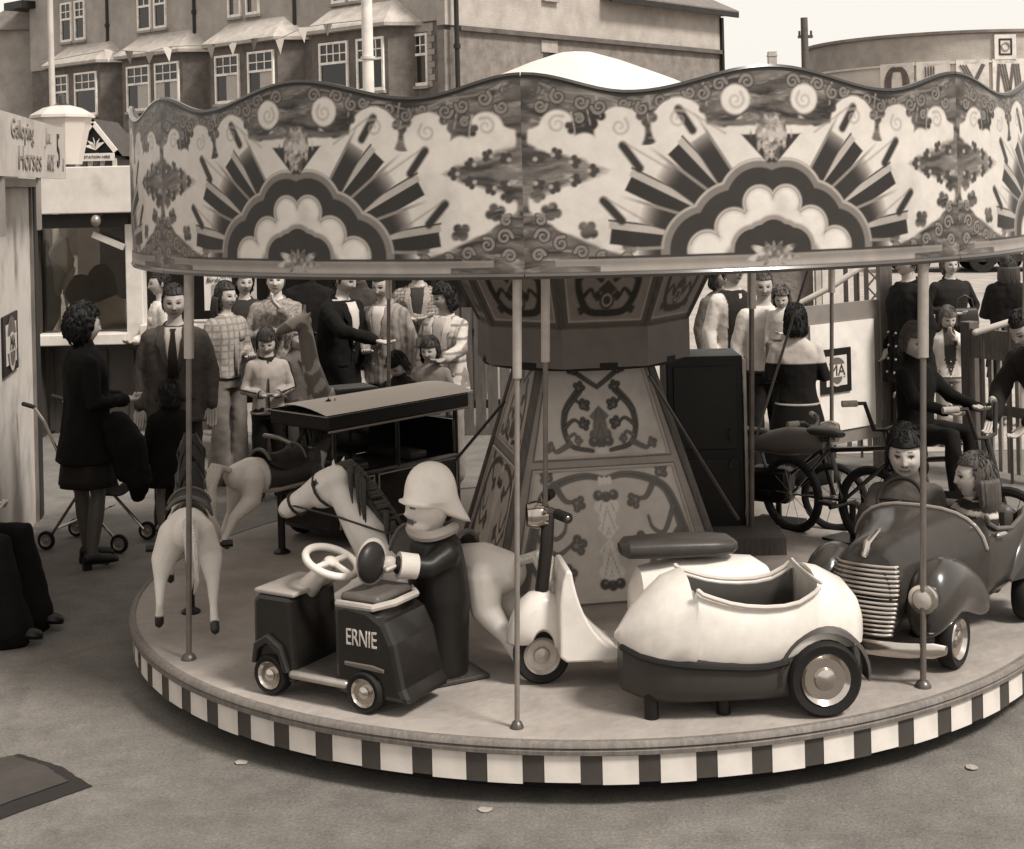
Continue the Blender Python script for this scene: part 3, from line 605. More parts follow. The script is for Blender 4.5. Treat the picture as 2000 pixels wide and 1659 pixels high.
text_obj('STATION HIRE', .052, mat(.06, 'paint'), t, Vector((p.x+.06, HY-.07, ze-.07)), XZ, depth=.002)
m = MB(); m.box((0, .4, (ze-.05)/2), (w*2-.06, .7, ze-.05)); m.build('wall', mat(.12, 'paint'), t, smooth=False)
for k in range(4): m = MB(); m.box((-.22+k*.16, .03, ze-.34), (.05, .05, .5)); m.build('post', mat(.62, 'paint'), t, smooth=False)
m = MB(); p2 = at(215, 245, HY+1); m.add([(-.15, 1.0, za-.12), (.5, 1.0, za-.08), (.62, .6, ze-.1), (-.15, .6, ze-.1)], [(0, 1, 2, 3)]); m.build('side_roof', mat(.1, 'slate'), t, smooth=False)

# ------------------------------------------------------------------ right: board, gate post, fence, rails, lattice
G0, G1 = at(1597, 800, 11.5), at(1722, 800, 11.95); G0.z = G1.z = 0
dg_ = (G1-G0).normalized(); ng = Vector((dg_.y, -dg_.x, 0)); gpl = Pl(G0, dg_, ng); gl = (G1-G0).length
t = thing('notice_board', 'large white notice board in a grey wooden frame beside the gate post', 'notice board', G0)
zb0, zb1 = at(1722, 852, 11.95).z, at(1722, 585, 11.95).z
m = MB(); gpl.bx(m, -.12, gl+.0, zb0, zb1, -.03, 0); m.build('backing', mat(.24, 'paint'), t, smooth=False, world=True)
m = MB(); gpl.bx(m, -.08, gl-.09, zb0+.11, zb1-.15, 0, .015); m.build('white_panel', mat(.70, 'paint'), t, smooth=False, world=True)
for a in (0.02, gl-.06):
    m = MB(); gpl.bx(m, a, a+.05, 0, zb0, -.05, -.01); m.build('leg', mat(.2, 'wood'), t, smooth=False, world=True)
e0 = (onplane(1598, 720, G0, ng)-G0).dot(dg_); e1 = (onplane(1657, 720, G0, ng)-G0).dot(dg_)
emblem(gpl, e0, e1, onplane(1640, 765, G0, ng).z, onplane(1640, 679, G0, ng).z, 'black framed badge in the middle of the white notice board', .018)
gp = at(1738, 800, 12.0); t = thing('gate_post', 'weathered square gate post right of the white notice board', 'gate post', (gp.x-.01, 12.05, 0))
m = MB(); m.box((0, 0, .95), (.11, .11, 1.9)); m.build('post', mat(.2, 'wood'), t, smooth=False, bevel=.01)
m = MB(); m.box((0, 0, .32), (.125, .125, .22)); m.build('foot', mat(.16, 'wood'), t, smooth=False)
# iron lattice panel and pale door behind
t = thing('lattice_railing', 'dark iron railing with crossed lattice above the notice board', 'railing', at(1690, 560, 13) - Vector((0, 0, at(1690, 560, 13).z)))
za, zb_ = at(1690, 600, 13).z, at(1690, 490, 13).z
for px in (1652, 1672, 1692, 1725):
    p = at(px, 560, 13); m = MB(); m.box((p.x, 13, zb_/2), (.035, .035, zb_)); m.build('bar', mat(.14, 'metal'), t, smooth=False, world=True)
pa_, pb_ = at(1694, 560, 13).x, at(1724, 560, 13).x
for k in range(6):
    z0 = zb_-k*.16
    for x0, x1 in ((pa_, pb_), (pb_, pa_)):
        m = MB(); m.tube([(x0, 13, z0), (x1, 13, z0-.16)], .009, 6, round_=False); m.build('lattice_bar', mat(.18, 'metal'), t, world=True)
pw = at(1632, 560, 14); t = thing('white_door', 'plain white door panel behind the iron railing', 'door', (pw.x, 14, 0))
m = MB(); m.box((0, 0, 1.05), (.26, .05, 2.1)); m.build('panel', mat(.68, 'paint'), t, smooth=False); m = MB(); m.box((-.17, 0, 1.05), (.05, .08, 2.1)); m.build('frame', mat(.5, 'paint'), t, smooth=False)
m = MB(); m.box((-.4, .1, 1.0), (.4, .06, 2.0)); m.build('side_panel', mat(.22, 'render'), t, smooth=False)
for nm, a, b_, Y, lab in (('handrail', (1560, 594), (1690, 517), 12.6, 'pale sloping handrail above the white notice board'), ('handrail', (1905, 650), (2040, 598), 11.4, 'pale sloping handrail at the right edge above the fence')):
    t = thing(nm, lab, 'handrail', at(a[0], a[1], Y)-Vector((0, 0, at(a[0], a[1], Y).z)))
    pa_, pb_ = at(*a, Y), at(*b_, Y); m = MB(); m.tube([pa_, pa_.lerp(pb_, .5)+Vector((0, 0, -.02)), pb_], .026, 10); m.build('rail', mat(.5, 'paint'), t, world=True)
    for k in (.12, .5, .9):
        q = pa_.lerp(pb_, k); m = MB(); m.cyl((q.x, q.y+.03, 0), (q.x, q.y+.03, q.z), .012, n=6); m.build('stanchion', mat(.14, 'metal'), t, world=True)
# picket fence
t = thing('picket_fence', 'weathered picket fence with thick top rail at the right edge', 'fence', at(1900, 800, 11.8)-Vector((0, 0, at(1900, 800, 11.8).z)))
FA, FB = at(1897, 700, 11.9), at(2060, 700, 11.2); FA.z = FB.z = 0; df = (FB-FA).normalized(); nf = Vector((df.y, -df.x, 0)); nf = nf if nf.y < 0 else -nf; fpl = Pl(FA, df, nf); flen = (FB-FA).length
zt0 = at(1930, 668, 11.85).z; zt1 = at(1930, 640, 11.85).z
m = MB(); fpl.bx(m, -.06, .04, 0, at(1897, 628, 11.9).z, -.06, .06); m.build('post', mat(.13, 'wood'), t, smooth=False, world=True, bevel=.008)
m = MB(); fpl.bx(m, .05, flen, zt0-.12, zt1, .02, .06); m.build('top_rail', mat(.17, 'wood'), t, smooth=False, world=True)
m = MB(); fpl.bx(m, .05, flen, at(1930, 795, 11.85).z-.03, at(1930, 783, 11.85).z, .02, .05); m.build('bottom_rail', mat(.12, 'wood'), t, smooth=False, world=True)
for k in range(9):
    a = .09+k*.088; hh = zt1+random.uniform(-.02, .05)
    m = MB(); fpl.bx(m, a, a+.035, .05, hh, -.012, .012); m.build('picket', mat(random.choice((.18, .26, .34)), 'wood'), t, smooth=False, world=True)

# plain dark stall and a pale van-like shed closing the view behind the crowd
t = thing('market_stall', 'dark stall front with pale counter board behind the crowd under the canopy', 'stall', P_(690, 16.2))
w_ = 2.9
m = MB(); m.box((0, .6, 1.25), (w_, 1.2, 2.5)); m.build('wall', mat(.05, 'paint'), t, smooth=False)
m = MB(); m.box((0, -.12, 1.62), (w_, .25, .16)); m.build('counter_board', mat(.5, 'paint'), t, smooth=False)
m = MB(); m.box((0, -.05, 2.2), (w_+.1, .14, .3)); m.build('fascia', mat(.4, 'paint'), t, smooth=False)
for k in range(7): m = MB(); m.box((-w_/2+.1+k*(w_-.2)/6, -.03, .75), (.06, .06, 1.5)); m.build('batten', mat(.09, 'paint'), t, smooth=False)
t = thing('slatted_fence', 'grey vertical slatted fence between the checked jacket and the tower', 'fence', P_(985, 14.2))
for k in range(15): m = MB(); m.box((-.85+k*.12, 0, .62), (.10, .025, 1.24+random.uniform(-.01, .01))); m.build('slat', mat(random.choice((.13, .15, .17)), 'wood'), t, smooth=False)
for z in (.3, 1.0): m = MB(); m.box((0, .03, z), (1.85, .035, .08)); m.build('rail', mat(.12, 'wood'), t, smooth=False)

# parked cars far behind on the right, mostly under the canopy edge
def parked(px, label, v):
    p = gz(px, 528); t = thing('parked_car', label, 'car', p, R(random.uniform(-8, 8)), 'cars parked beyond the forecourt')
    def sec(x, zt, zb, w): return [(x, -w, zb), (x, -w, zb+(zt-zb)*.7), (x, -w*.8, zt), (x, w*.8, zt), (x, w, zb+(zt-zb)*.7), (x, w, zb)]
    m = MB(); m.loft([sec(-1.9, .7, .35, .6), sec(-1.7, .85, .28, .74), sec(-.8, .92, .26, .78), sec(.9, .92, .26, .78), sec(1.7, .85, .28, .74), sec(1.9, .7, .35, .6)]); m.build('body', mat(v, 'gloss'), t)
    m = MB(); m.loft([sec(-1.0, .95, .85, .7), sec(-.5, 1.38, .85, .66), sec(.6, 1.38, .85, .66), sec(1.2, .95, .85, .7)]); m.build('cabin', M_GLS, t)
    m = MB(); m.loft([sec(-.55, 1.43, 1.37, .62), sec(.6, 1.43, 1.37, .62)]); m.build('roof', mat(v, 'gloss'), t)
    for x in (-1.15, 1.15):
        for s_ in (-1, 1):
            m = MB(); m.lathe([(.12, -.09), (.3, -.09), (.31, 0), (.3, .09), (.12, .09)], (x, s_*.7, .31), 'Y', 18); m.build('wheel', mat(.03, 'rubber'), t)
    m = MB(); m.box((0, -.79, .5), (.5, .02, .12)); m.build('number_plate', mat(.6, 'paint'), t, smooth=False)
parked(1862, 'dark parked car under the canopy edge above the woman in a waistcoat', .03); parked(2000, 'dark parked car at the right edge far behind the picket fence', .04)
# ================================================================== the carousel
CX, CY, RP, RC, ZD = 0.37, 8.15, 2.475, 2.42, 0.26
_lat = np.random.rand(256, 256)
def vn(x, y):
    x = np.asarray(x, float); y = np.asarray(y, float); xi = np.floor(x).astype(int); yi = np.floor(y).astype(int); fx, fy = x-xi, y-yi
    fx = fx*fx*(3-2*fx); fy = fy*fy*(3-2*fy); g = lambda a, b: _lat[a % 256, b % 256]
    return (g(xi, yi)*(1-fx)+g(xi+1, yi)*fx)*(1-fy)+(g(xi, yi+1)*(1-fx)+g(xi+1, yi+1)*fx)*fy
def fbm(x, y, o=4): return sum(vn(x*2**k+17*k, y*2**k+31*k)*.5**k for k in range(o))/sum(.5**k for k in range(o))
def ss(d, w=.004): return np.clip(.5-d/(2*w), 0, 1)          # mask from a signed distance (inside < 0)
def mixin(v, new, m): return v*(1-m)+new*m
def circ(x, z, cx, cz, r, rz=None):
    if rz is None: return np.hypot(x-cx, z-cz)-r
    return (np.hypot((x-cx)/r, (z-cz)/rz)-1)*min(r, rz)
def seg(x, z, a, b):
    ax, az = a; bx, bz = b; dx, dz = bx-ax, bz-az; t = np.clip(((x-ax)*dx+(z-az)*dz)/(dx*dx+dz*dz+1e-12), 0, 1)
    return np.hypot(x-ax-t*dx, z-az-t*dz), t
def stroke(x, z, pts, w0, w1=None, n=14):
    """signed distance to a tapering brush stroke through a Catmull-Rom curve"""
    w1 = w0 if w1 is None else w1; P = [np.array(p, float) for p in pts]; P = [2*P[0]-P[1]]+P+[2*P[-1]-P[-2]]; C = []
    for i in range(1, len(P)-2):
        for k in range(n):
            t = k/n; a, b, c, d = P[i-1:i+3]; C.append(.5*((2*b)+(c-a)*t+(2*a-5*b+4*c-d)*t*t+(3*b-a-3*c+d)*t**3))
    C.append(P[-2]); best = np.full(np.shape(x), 9.); N_ = len(C)-1
    for i in range(N_):
        d, t = seg(x, z, C[i], C[i+1]); best = np.minimum(best, d-(w0+(w1-w0)*(i+t)/N_))
    return best
def curl(x, z, c, r, a, sg, w=.012, turns=1.35):     # volute: a spiral brush stroke
    return stroke(x, z, [(c[0]+r*(1-.80*k/9)*math.cos(a+sg*turns*2*math.pi*k/9), c[1]+r*(1-.80*k/9)*math.sin(a+sg*turns*2*math.pi*k/9)) for k in range(10)], w, w*.55, 4)
def leaf(x, z, c, a, r):      # three-lobed acanthus tip
    ca, sa = math.cos(a), math.sin(a); d = circ(x, z, c[0], c[1], r*.6)
    for t, k in ((0, 1.0), (1.05, .85), (-1.05, .85)):
        ex, ez = math.cos(a+t), math.sin(a+t); d = np.minimum(d, circ(x, z, c[0]+ex*r*.8*k, c[1]+ez*r*.8*k, r*.48))
    return d
WB = RC*R(47.7)
def top_edge(x):              # scalloped top of the boards, x scaled to a 2.0 m board
    a = np.abs(x)/1.007
    return np.where(a < .57, .752+.048*np.cos(a/.57*np.pi), .7445+.0405*-np.cos((a-.57)/.43*np.pi))
def board_paint(x, z):
    s = np.sign(x); ax = np.abs(x); v = np.full(x.shape, .60)
    v += .03*(fbm(x*3, z*3)-.5)
    wx = x+.05*fbm(x*7, z*7, 3); wz_ = z+.06*fbm(x*6+9, z*8, 3); mott = .055+.17*np.clip((fbm(wx*7, wz_*34, 5)-.30)*2.2, 0, 1)+.16*np.clip((fbm(wx*15+40, wz_*50, 3)-.62)*5, 0, 1)
    # border leaves along the top
    d = top_edge(x)-z; m = ss(d-.195-.015*np.sin(ax*40), .006)
    for cx, cz, r in ((.150, .675, .060), (.385, .575, .112), (.62, .555, .100), (.865, .575, .072)): m = m*(1-ss(circ(ax, z, cx, cz, r), .006))
    m = m*(z > .50); v = mixin(v, mott, m)
    for cx, cz, a, r in ((.27, .655, -1.9, .035), (.275, .70, -1.2, .03), (.51, .625, -1.4, .04), (.50, .67, -1.2, .035), (.74, .615, -1.0, .045), (.70, .645, -.8, .04), (.80, .585, -1.1, .03)):
        v = mixin(v, mott*.8, ss(leaf(ax, z, (cx, cz), a, r), .005)); v = mixin(v, .34, ss(stroke(ax, z, [(cx+.01, cz+.05), (cx, cz), (cx-.005, cz-.03)], .004, .002), .003))
    for o_, w in ((.03, .007), (.065, .005)): v = mixin(v, .30, ss(np.abs(d-o_-.01*np.sin(ax*23+1))-w*.5, .003)*.75*ss(.10-ax, .02)*m)
    for c_, r_, a_, sg in (((.10, .745), .030, 0, 1), ((.215, .735), .030, 3, -1), ((.285, .70), .028, 2, 1), ((.34, .705), .024, 0, -1), ((.455, .675), .028, 3, 1), ((.53, .645), .026, 1, -1), ((.60, .665), .022, 3, 1), ((.70, .655), .030, 0, -1), ((.77, .675), .028, 3, 1), ((.86, .70), .030, 1, -1), ((.93, .665), .026, 3, 1), ((.95, .735), .022, 0, -1), ((.78, .61), .020, 1, 1)):
        d_ = curl(ax, z, c_, r_, a_, sg, .0075); v = mixin(v, .035, ss(d_-.004, .003)*m); v = mixin(v, .23, ss(d_, .002)*m)
    # joint column, centre spray and corner leaves
    e = 1.007-ax; v = mixin(v, mott*.9, ss(e-(.022+.05*np.clip((z-.52)/.2, 0, 1)**2+.05*np.clip((.30-z)/.2, 0, 1)**2), .006))
    dm = e/.34+np.abs(z-.405)/.115-1+.42*(fbm(x*13, z*16, 3)-.5); v = mixin(v, mott*1.15, ss(dm, .10))
    for k, (ee, zz, a) in enumerate(((.06, .455, 2.2), (.13, .47, 2.6), (.20, .44, 3.0), (.27, .405, 3.14), (.20, .37, 3.4), (.12, .345, 3.7), (.06, .36, 4.1))):
        v = mixin(v, .075, ss(leaf(ax, z, (1.007-ee, zz), a, .026), .004)); v = mixin(v, .38, ss(circ(ax, z, 1.007-ee+.008, zz, .009), .004))
    lo = .055+.21*np.clip(1-e/.50, 0, 1)**1.6; m = ss(z-lo, .008)*(1-ss(circ(ax, z, .825, .235, .075), .006))*(1-ss(circ(ax, z, .66, .175, .085), .006)); v = mixin(v, mott, m)
    for cx, cz, a, r in ((.90, .235, 1.9, .04), (.76, .16, 2.2, .04), (.60, .105, 2.6, .035), (.95, .30, 1.7, .03)): v = mixin(v, mott*.75, ss(leaf(ax, z, (cx, cz), a, r), .005))
    ml = ss(z-lo-.02, .01)
    for c_, r_, a_, sg in (((.93, .15), .032, 0, 1), ((.86, .12), .030, 2, -1), ((.78, .085), .026, 0, 1), ((.70, .065), .020, 2, -1), ((.94, .215), .022, 1, 1), ((.60, .06), .018, 0, 1), ((.95, .075), .026, 3, -1)):
        d_ = curl(ax, z, c_, r_, a_, sg, .0070); v = mixin(v, .035, ss(d_-.004, .003)*ml); v = mixin(v, .25, ss(d_, .002)*ml)
    # sunburst rays
    O = (0, .07)
    def ang_bar(a, r0, r1, off, w): ca, sa = math.cos(a), math.sin(a); u = (ax-O[0])*ca+(z-O[1])*sa; t = -(ax-O[0])*sa+(z-O[1])*ca-off; return np.maximum(np.maximum(r0-u, u-r1), np.abs(t)-w), u
    for a, r1 in ((8, .67), (27, .655), (47, .58)):
        d_, u = ang_bar(R(a), .30, r1, -.018, .031); v = mixin(v, .045, ss(d_, .003))
        d_, u = ang_bar(R(a), .30, r1+.01, .026, .014); v = mixin(v, .42, ss(d_, .003))
        d_, u = ang_bar(R(a), .30, r1+.015, .043, .004); v = mixin(v, .10, ss(d_, .002))
    for a, r1 in ((-1, .56), (17.5, .57), (37, .57), (57, .55)):
        d_, u = ang_bar(R(a), .30, r1, -.006, .040); v = mixin(v, .05+.5*np.clip((u-.47)/.10, 0, 1)**2.2, ss(d_, .004))
        d_, u = ang_bar(R(a), .30, r1+.10, .033, .006); v = mixin(v, .26, ss(d_, .003)*np.clip((r1+.10-u)/.12, 0, 1))
    for a, b in (((.61, .50), (.545, .41)), ((.69, .285), (.62, .205)), ((.385, .64), (.33, .555))):
        d_, t = seg(ax, z, a, b); v = mixin(v, .05, ss(d_-.017, .006))
        d_, t = seg(ax, z, (a[0], a[1]+.015), (a[0]-.19, a[1]-.10)); v = mixin(v, .25, ss(d_-.004, .004)*.6)
    # scalloped fan
    def lobes(k): return np.minimum.reduce([circ(ax, z, .058, .262, .073+k), circ(ax, z, .168, .165, .083+k), circ(ax, z, .28, .08, .083+k), circ(ax, z, 0, .12, .17+k), circ(ax, z, 0, .05, .30+k, .16+k)])
    L0, L1, L2 = lobes(.105), lobes(.068), lobes(0.)
    v = mixin(v, .21, ss(L0, .003)); v = mixin(v, .46, ss(np.abs(L0+.006)-.005, .003)*(z > .09)*(.4+.6*(z/.45)))
    v = mixin(v, .055, ss(L1, .003))
    v = mixin(v, .63-.26*np.clip(1+L2/.03, 0, 1), ss(L2, .003)); v = mixin(v, .16, ss(np.abs(L2+.012)-.0025, .002)*(z > .1)*.6)
    D = np.minimum.reduce([circ(ax, z, .085, .075, .085), circ(ax, z, .05, .115, .06), circ(ax, z, 0, .12, .075), circ(ax, z, 0, .05, .17, .08)])
    v = mixin(v, .30, ss(D-.018, .006)*(1-ss(D, .003))); v = mixin(v, .055, ss(D, .003))
    # centre wedge with flower spray
    wz = np.maximum(ax-.02-.115*np.clip((z-.42)/.12, 0, 1.0), np.maximum(.42-z, z-.535)); v = mixin(v, .055, ss(wz, .004))
    v = mixin(v, mott*.9, ss(circ(ax, z, .075, .605, .05, .035), .006)); v = mixin(v, mott*.6, ss(circ(ax, z, .0, .60, .06, .05), .006)); v = mixin(v, mott, ss(stroke(ax, z, [(0, .80), (.03, .72), (.0, .65)], .035, .05), .006))
    for c_, sg in (((.150, .672), 1), ((.385, .60), -1), ((.62, .575), 1), ((.865, .59), -1)):
        d_ = curl(ax, z, c_, .038, 2.2, sg, .006); v = mixin(v, .34, ss(d_, .005)*.7)
    v = mixin(v, mott*.8, ss(np.minimum(stroke(ax, z, [(.0, .70), (.07, .60), (.19, .585), (.27, .64)], .020, .010), leaf(ax, z, (.20, .60), -.6, .03)), .005))
    pet = .12+.34*np.clip((fbm(x*26+3, z*30, 3)-.36)*3, 0, 1)
    for cz, r in ((.575, .055), (.535, .068), (.49, .05), (.45, .03)): v = mixin(v, pet, ss(circ(ax, z, 0, cz, r*1.15, r*.62)+.008*np.sin(ax*190), .004))
    v = mixin(v, .5, ss(circ(ax, z, 0, .515, .012), .003)); v = mixin(v, .5, ss(circ(ax, z, .03, .55, .009), .003))
    # lower moulding band and its flower
    m = ss(z-.058, .002)*(e > .12+.18*(z < .03)); v = mixin(v, .31+.06*np.sin(z*110), m); v = mixin(v, .06, ss(np.abs(z-.062)-.005, .002)*(e > .25)); v = mixin(v, .08, ss(z-.007, .002))
    fl = circ(ax, z, 0, .058, .10, .040)+.010*np.sin(np.arctan2(z-.05, ax+.001)*11); v = mixin(v, .14+.34*np.clip((fbm(x*30+5, z*34, 3)-.36)*3, 0, 1), ss(fl, .004))
    v = mixin(v, .035, ss(top_edge(x)-z-.010, .002))
    return np.clip(v, .03, .68)
carousel = thing('carousel', 'children’s carousel with scalloped painted canopy boards and striped rim', 'carousel', (CX, CY, 0))
ZC = 2.45-.365                       # lower edge of the boards
def pol(r, phi, z): return Vector((r*math.sin(phi), -r*math.cos(phi), z))      # phi = 0 faces the camera
def make_board(span, nu, nv):
    xs = np.linspace(-1, 1, nu+1); ts = np.linspace(0, 1, nv+1); X, T = np.meshgrid(xs*1.007, ts); Z = T*top_edge(X)
    tn = board_paint(X, Z); ph = X/1.007*span/2; V = np.stack([RC*np.sin(ph), -RC*np.cos(ph), ZC+Z], -1).reshape(-1, 3)
    m = MB(); m.v = [tuple(p) for p in V]; w = nu+1; m.f = [(j*w+i, j*w+i+1, (j+1)*w+i+1, (j+1)*w+i) for j in range(nv) for i in range(nu)]
    n0 = len(m.v); bi = list(range(0, nu+1, 6)); ri = RC-.025
    bot = [pol(ri, xs[i]*span/2, ZC) for i in bi]; tp = [pol(ri, xs[i]*span/2, ZC+float(top_edge(np.array(xs[i]*1.007)))) for i in bi]; nb_ = len(bi)
    m.v += [tuple(p) for p in bot+tp]
    for k in range(nb_-1):
        m.f.append((n0+k+1, n0+k, n0+nb_+k, n0+nb_+k+1))
        m.f.append((bi[k+1], bi[k], n0+k, n0+k+1)) if False else None
    me = bpy.data.meshes.new('rounding_board'); me.from_pydata(m.v, [], [f for f in m.f if f]); me.shade_smooth()
    tone_attr(me, np.concatenate([tn.ravel(), np.full(2*nb_, .16)])); me.materials.append(mat(0, 'attr', .33)); return me
bm_f, bm_b = make_board(R(47.7), 420, 210), make_board(R(42.3), 60, 30)
J0 = -7.8
bc = [(J0-47.7*1.5+47.7*k, bm_f) for k in range(4)]+[(J0+47.7*2+42.3*(k+.5), bm_b) for k in range(4)]
for a, me in bc:
    o = bpy.data.objects.new('rounding_board', me); col.objects.link(o); o.parent = carousel; o.rotation_euler = (0, 0, R(a)); WM[o] = WM[carousel]
    sp = 47.7 if me is bm_f else 42.3
    for nm, fz, r_, rr, v in (('top_bead', lambda x: ZC+float(top_edge(np.array(x)))+.004, RC-.010, .013, .05), ('bottom_bead', lambda x: ZC-.006, RC-.008, .014, .11)):
        q = MB(); q.tube([pol(r_, x/1.007*R(sp)/2, fz(x)) for x in np.linspace(-1.005, 1.005, 41)], rr, 6, round_=False); b_ = q.build(nm, mat(v, 'gloss'), o)
# canvas tilt, ceiling, sweeps
q = MB(); q.lathe([(0, 3.175), (.10, 3.165), (.25, 3.12), (.5, 3.025), (.9, 2.86), (1.5, 2.68), (RC-.04, 2.50)], n=48)
for i, p in enumerate(q.v):
    r_ = math.hypot(p[0], p[1]); a = math.atan2(p[1], p[0]); q.v[i] = (p[0], p[1], p[2]-.03*abs(math.sin(a*4))*min(1, r_/2))
q.build('canvas_top', mat(.80, 'tilt'), carousel)
q = MB(); q.tube([pol(RC-.06, a, 2.30) for a in np.linspace(0, 6.2832, 73)[:-1]], .03, 6, closed=True); q.build('rim_hoop', mat(.15, 'wood'), carousel)
for k in range(8):
    a = R(J0+45*k); q = MB(); q.tube([pol(.7, a, 2.30), pol(RC-.05, a, 2.26)], .035, 6, round_=False); q.build('sweep', mat(.15, 'wood'), carousel)
# platform: deck planks, lip, striped skirt
deckm = mat(.24, 'wood'); 
q = MB(); q.lathe([(0, ZD-.05), (0, ZD), (RP-.03, ZD)], n=96); dk = q.build('deck', mat(.33, 'stone'), carousel)
q = MB(); q.lathe([(RP-.03, ZD-.03), (RP-.03, ZD+.004), (RP-.01, ZD+.004), (RP, ZD-.004), (RP+.004, ZD-.018), (RP-.008, ZD-.024), (RP+.002, ZD-.032), (RP, ZD-.048), (RP-.02, ZD-.05)], n=144); q.build('deck_edge', mat(.20, 'wood'), carousel)
NS = 68
sm_ = None
for k in range(NS):
    a0 = 2*math.pi*k/NS; 
    if sm_ is None:
        sm_ = {}
        for nm, f0, f1, v, rr in (('white_stripe', -.31, .31, .64, RP-.014), ('dark_stripe', .31, .69, .085, RP-.016)):
            q = MB(); q.grid(lambda u, w: pol(rr, 2*math.pi/NS*(f0+(f1-f0)*u), .098+(.112*w)), 4, 1); q.grid(lambda u, w: pol(rr-.012, 2*math.pi/NS*(f0+(f1-f0)*u), .098+(.112*w)), 4, 1)
            me = q.mesh(nm, False); me.materials.append(mat(v, 'paint')); sm_[nm] = me
    for nm, me in sm_.items():
        o = bpy.data.objects.new(nm, me); col.objects.link(o); o.parent = carousel; o.rotation_euler = (random.uniform(-.002, .002), 0, a0)
q = MB(); q.lathe([(RP-.14, .03), (RP-.14, ZD-.05), (RP-.02, ZD-.05)], n=96); q.build('under_frame', mat(.02, 'dark'), carousel)
# painted centre tower (square) and flared upper casing (octagonal)
TH = R(10)
def tower_paint(x, z):
    ax = np.abs(x); t = (z-ZD)/(1.47-ZD); hw = .63+(.30-.63)*t; v = np.full(x.shape, .29)+.06*(fbm(x*4, z*3)-.5); sb = hw*.84
    for z0, z1 in ((.99, 1.45), (.28, .93)):
        ins = np.maximum(np.maximum(z0-z, z-z1), ax-sb+.012*(np.abs(z-(z0+z1)/2) > (z1-z0)/2-.05)*0)
        v = mixin(v, .43+.08*fbm(x*2.5, z*2.5), ss(ins, .003)); v = mixin(v, .60, ss(np.abs(ins)-.006, .002)); v = mixin(v, .10, ss(np.abs(ins-.010)-.003, .002))
    S = lambda pts, w0, w1, tone: (stroke(ax, z, pts, w0, w1), tone)
    dk_, md = .05, .12
    sh = [S([(.13, 1.44), (.08, 1.40), (0, 1.345), (-.08, 1.30)], .014, .010, dk_), S([(.10, 1.33), (.175, 1.24), (.195, 1.14), (.16, 1.05), (.05, 1.02)], .020, .010, dk_),
          S([(.17, 1.06), (.24, 1.025), (.265, 1.04)], .016, .006, md), S([(.19, 1.22), (.13, 1.28), (.09, 1.25)], .012, .006, dk_), S([(.195, 1.14), (.14, 1.18), (.10, 1.155)], .012, .006, dk_), S([(.18, 1.09), (.14, 1.11), (.13, 1.075)], .010, .005, md),
          S([(.0, .875), (.10, .895), (.22, .875), (.32, .82), (.37, .72), (.42, .55), (.47, .36)], .014, .030, md), S([(.27, .86), (.22, .78), (.17, .77)], .018, .008, md), S([(.36, .72), (.30, .60), (.24, .62), (.22, .68)], .014, .006, md), S([(.39, .62), (.29, .52), (.20, .56)], .016, .008, md), S([(.43, .50), (.36, .38), (.26, .42)], .016, .008, md)]
    for d_, tn in sh: v = mixin(v, tn, ss(d_-.001, .004)); v = mixin(v, tn+.12, ss(np.abs(d_+.009)-.002, .002)*.6)
    for c, a, r, tn in (((.085, 1.25), 2.6, .030, dk_), ((.095, 1.155), 2.8, .030, dk_), ((.13, 1.075), 3.2, .022, md), ((.10, 1.34), 1.9, .028, dk_), ((.12, 1.43), 1.2, .03, dk_), ((.27, 1.045), .4, .025, md), ((.16, .765), 3.6, .035, md), ((.18, .555), 2.9, .042, md), ((.24, .42), 3.0, .04, md), ((.30, .895), .7, .035, md)):
        r = r*1.18; v = mixin(v, tn, ss(leaf(ax, z, c, a, r), .004)); v = mixin(v, tn+.12, ss(circ(ax, z, c[0], c[1], r*.22), .004))
        for t_ in (0, 1.05, -1.05): v = mixin(v, tn+.10, ss(seg(ax, z, c, (c[0]+math.cos(a+t_)*r*.9, c[1]+math.sin(a+t_)*r*.9))[0]-.002, .002))
    def spade(cz, s, up, tone):
        d_ = np.minimum.reduce([circ(ax, z, 0, cz, .04*s, .07*s), circ(ax, z, .032*s, cz-up*.035*s, .03*s), np.abs(ax)*1.0+np.abs(z-cz-up*.06*s)-.055*s]); return d_, tone
    for cz, s, up, tone in ((1.135, 1.0, 1, .17), (.70, 1.1, -1, .62), (.455, 1.1, 1, .62)):
        d_, tn = spade(cz, s, up, tone); v = mixin(v, tn, ss(d_, .004)); v = mixin(v, tn*.45, ss(np.abs(np.sin(ax*95+z*30))-.25, .15)*ss(d_+.008, .004)*.8)
    for cz, tone in ((1.065, .11), (.795, .12), (.36, .07)):
        for cx in (0, .042): v = mixin(v, tone, ss(circ(ax, z, cx, cz-(.0 if cx else .008), .027), .004)); v = mixin(v, tone+.16, ss(circ(ax, z, cx-.006, cz+.008, .007), .004))
    v = mixin(v, .55, ss(circ(ax, z, 0, 1.02, .03, .016), .004)); v = mixin(v, .60, ss(circ(ax, z, 0, .868, .036, .022)+.006*np.sin(ax*160), .004))
    return np.clip(v, .03, .6)
def painted_trap(fn, pos, hw0, hw1, z0, z1, nu, nv, name, rough=.35):
    us = np.linspace(-1, 1, nu+1); ts = np.linspace(0, 1, nv+1); U, T = np.meshgrid(us, ts); X = U*(hw0+(hw1-hw0)*T); Z = z0+(z1-z0)*T
    V = [tuple(pos(float(x), float(t))) for x, t in zip(X.ravel(), T.ravel())]; w = nu+1
    me = bpy.data.meshes.new(name); me.from_pydata(V, [], [(j*w+i, j*w+i+1, (j+1)*w+i+1, (j+1)*w+i) for j in range(nv) for i in range(nu)]); me.shade_smooth(); tone_attr(me, fn(X, Z).ravel()); me.materials.append(mat(0, 'attr', rough)); return me
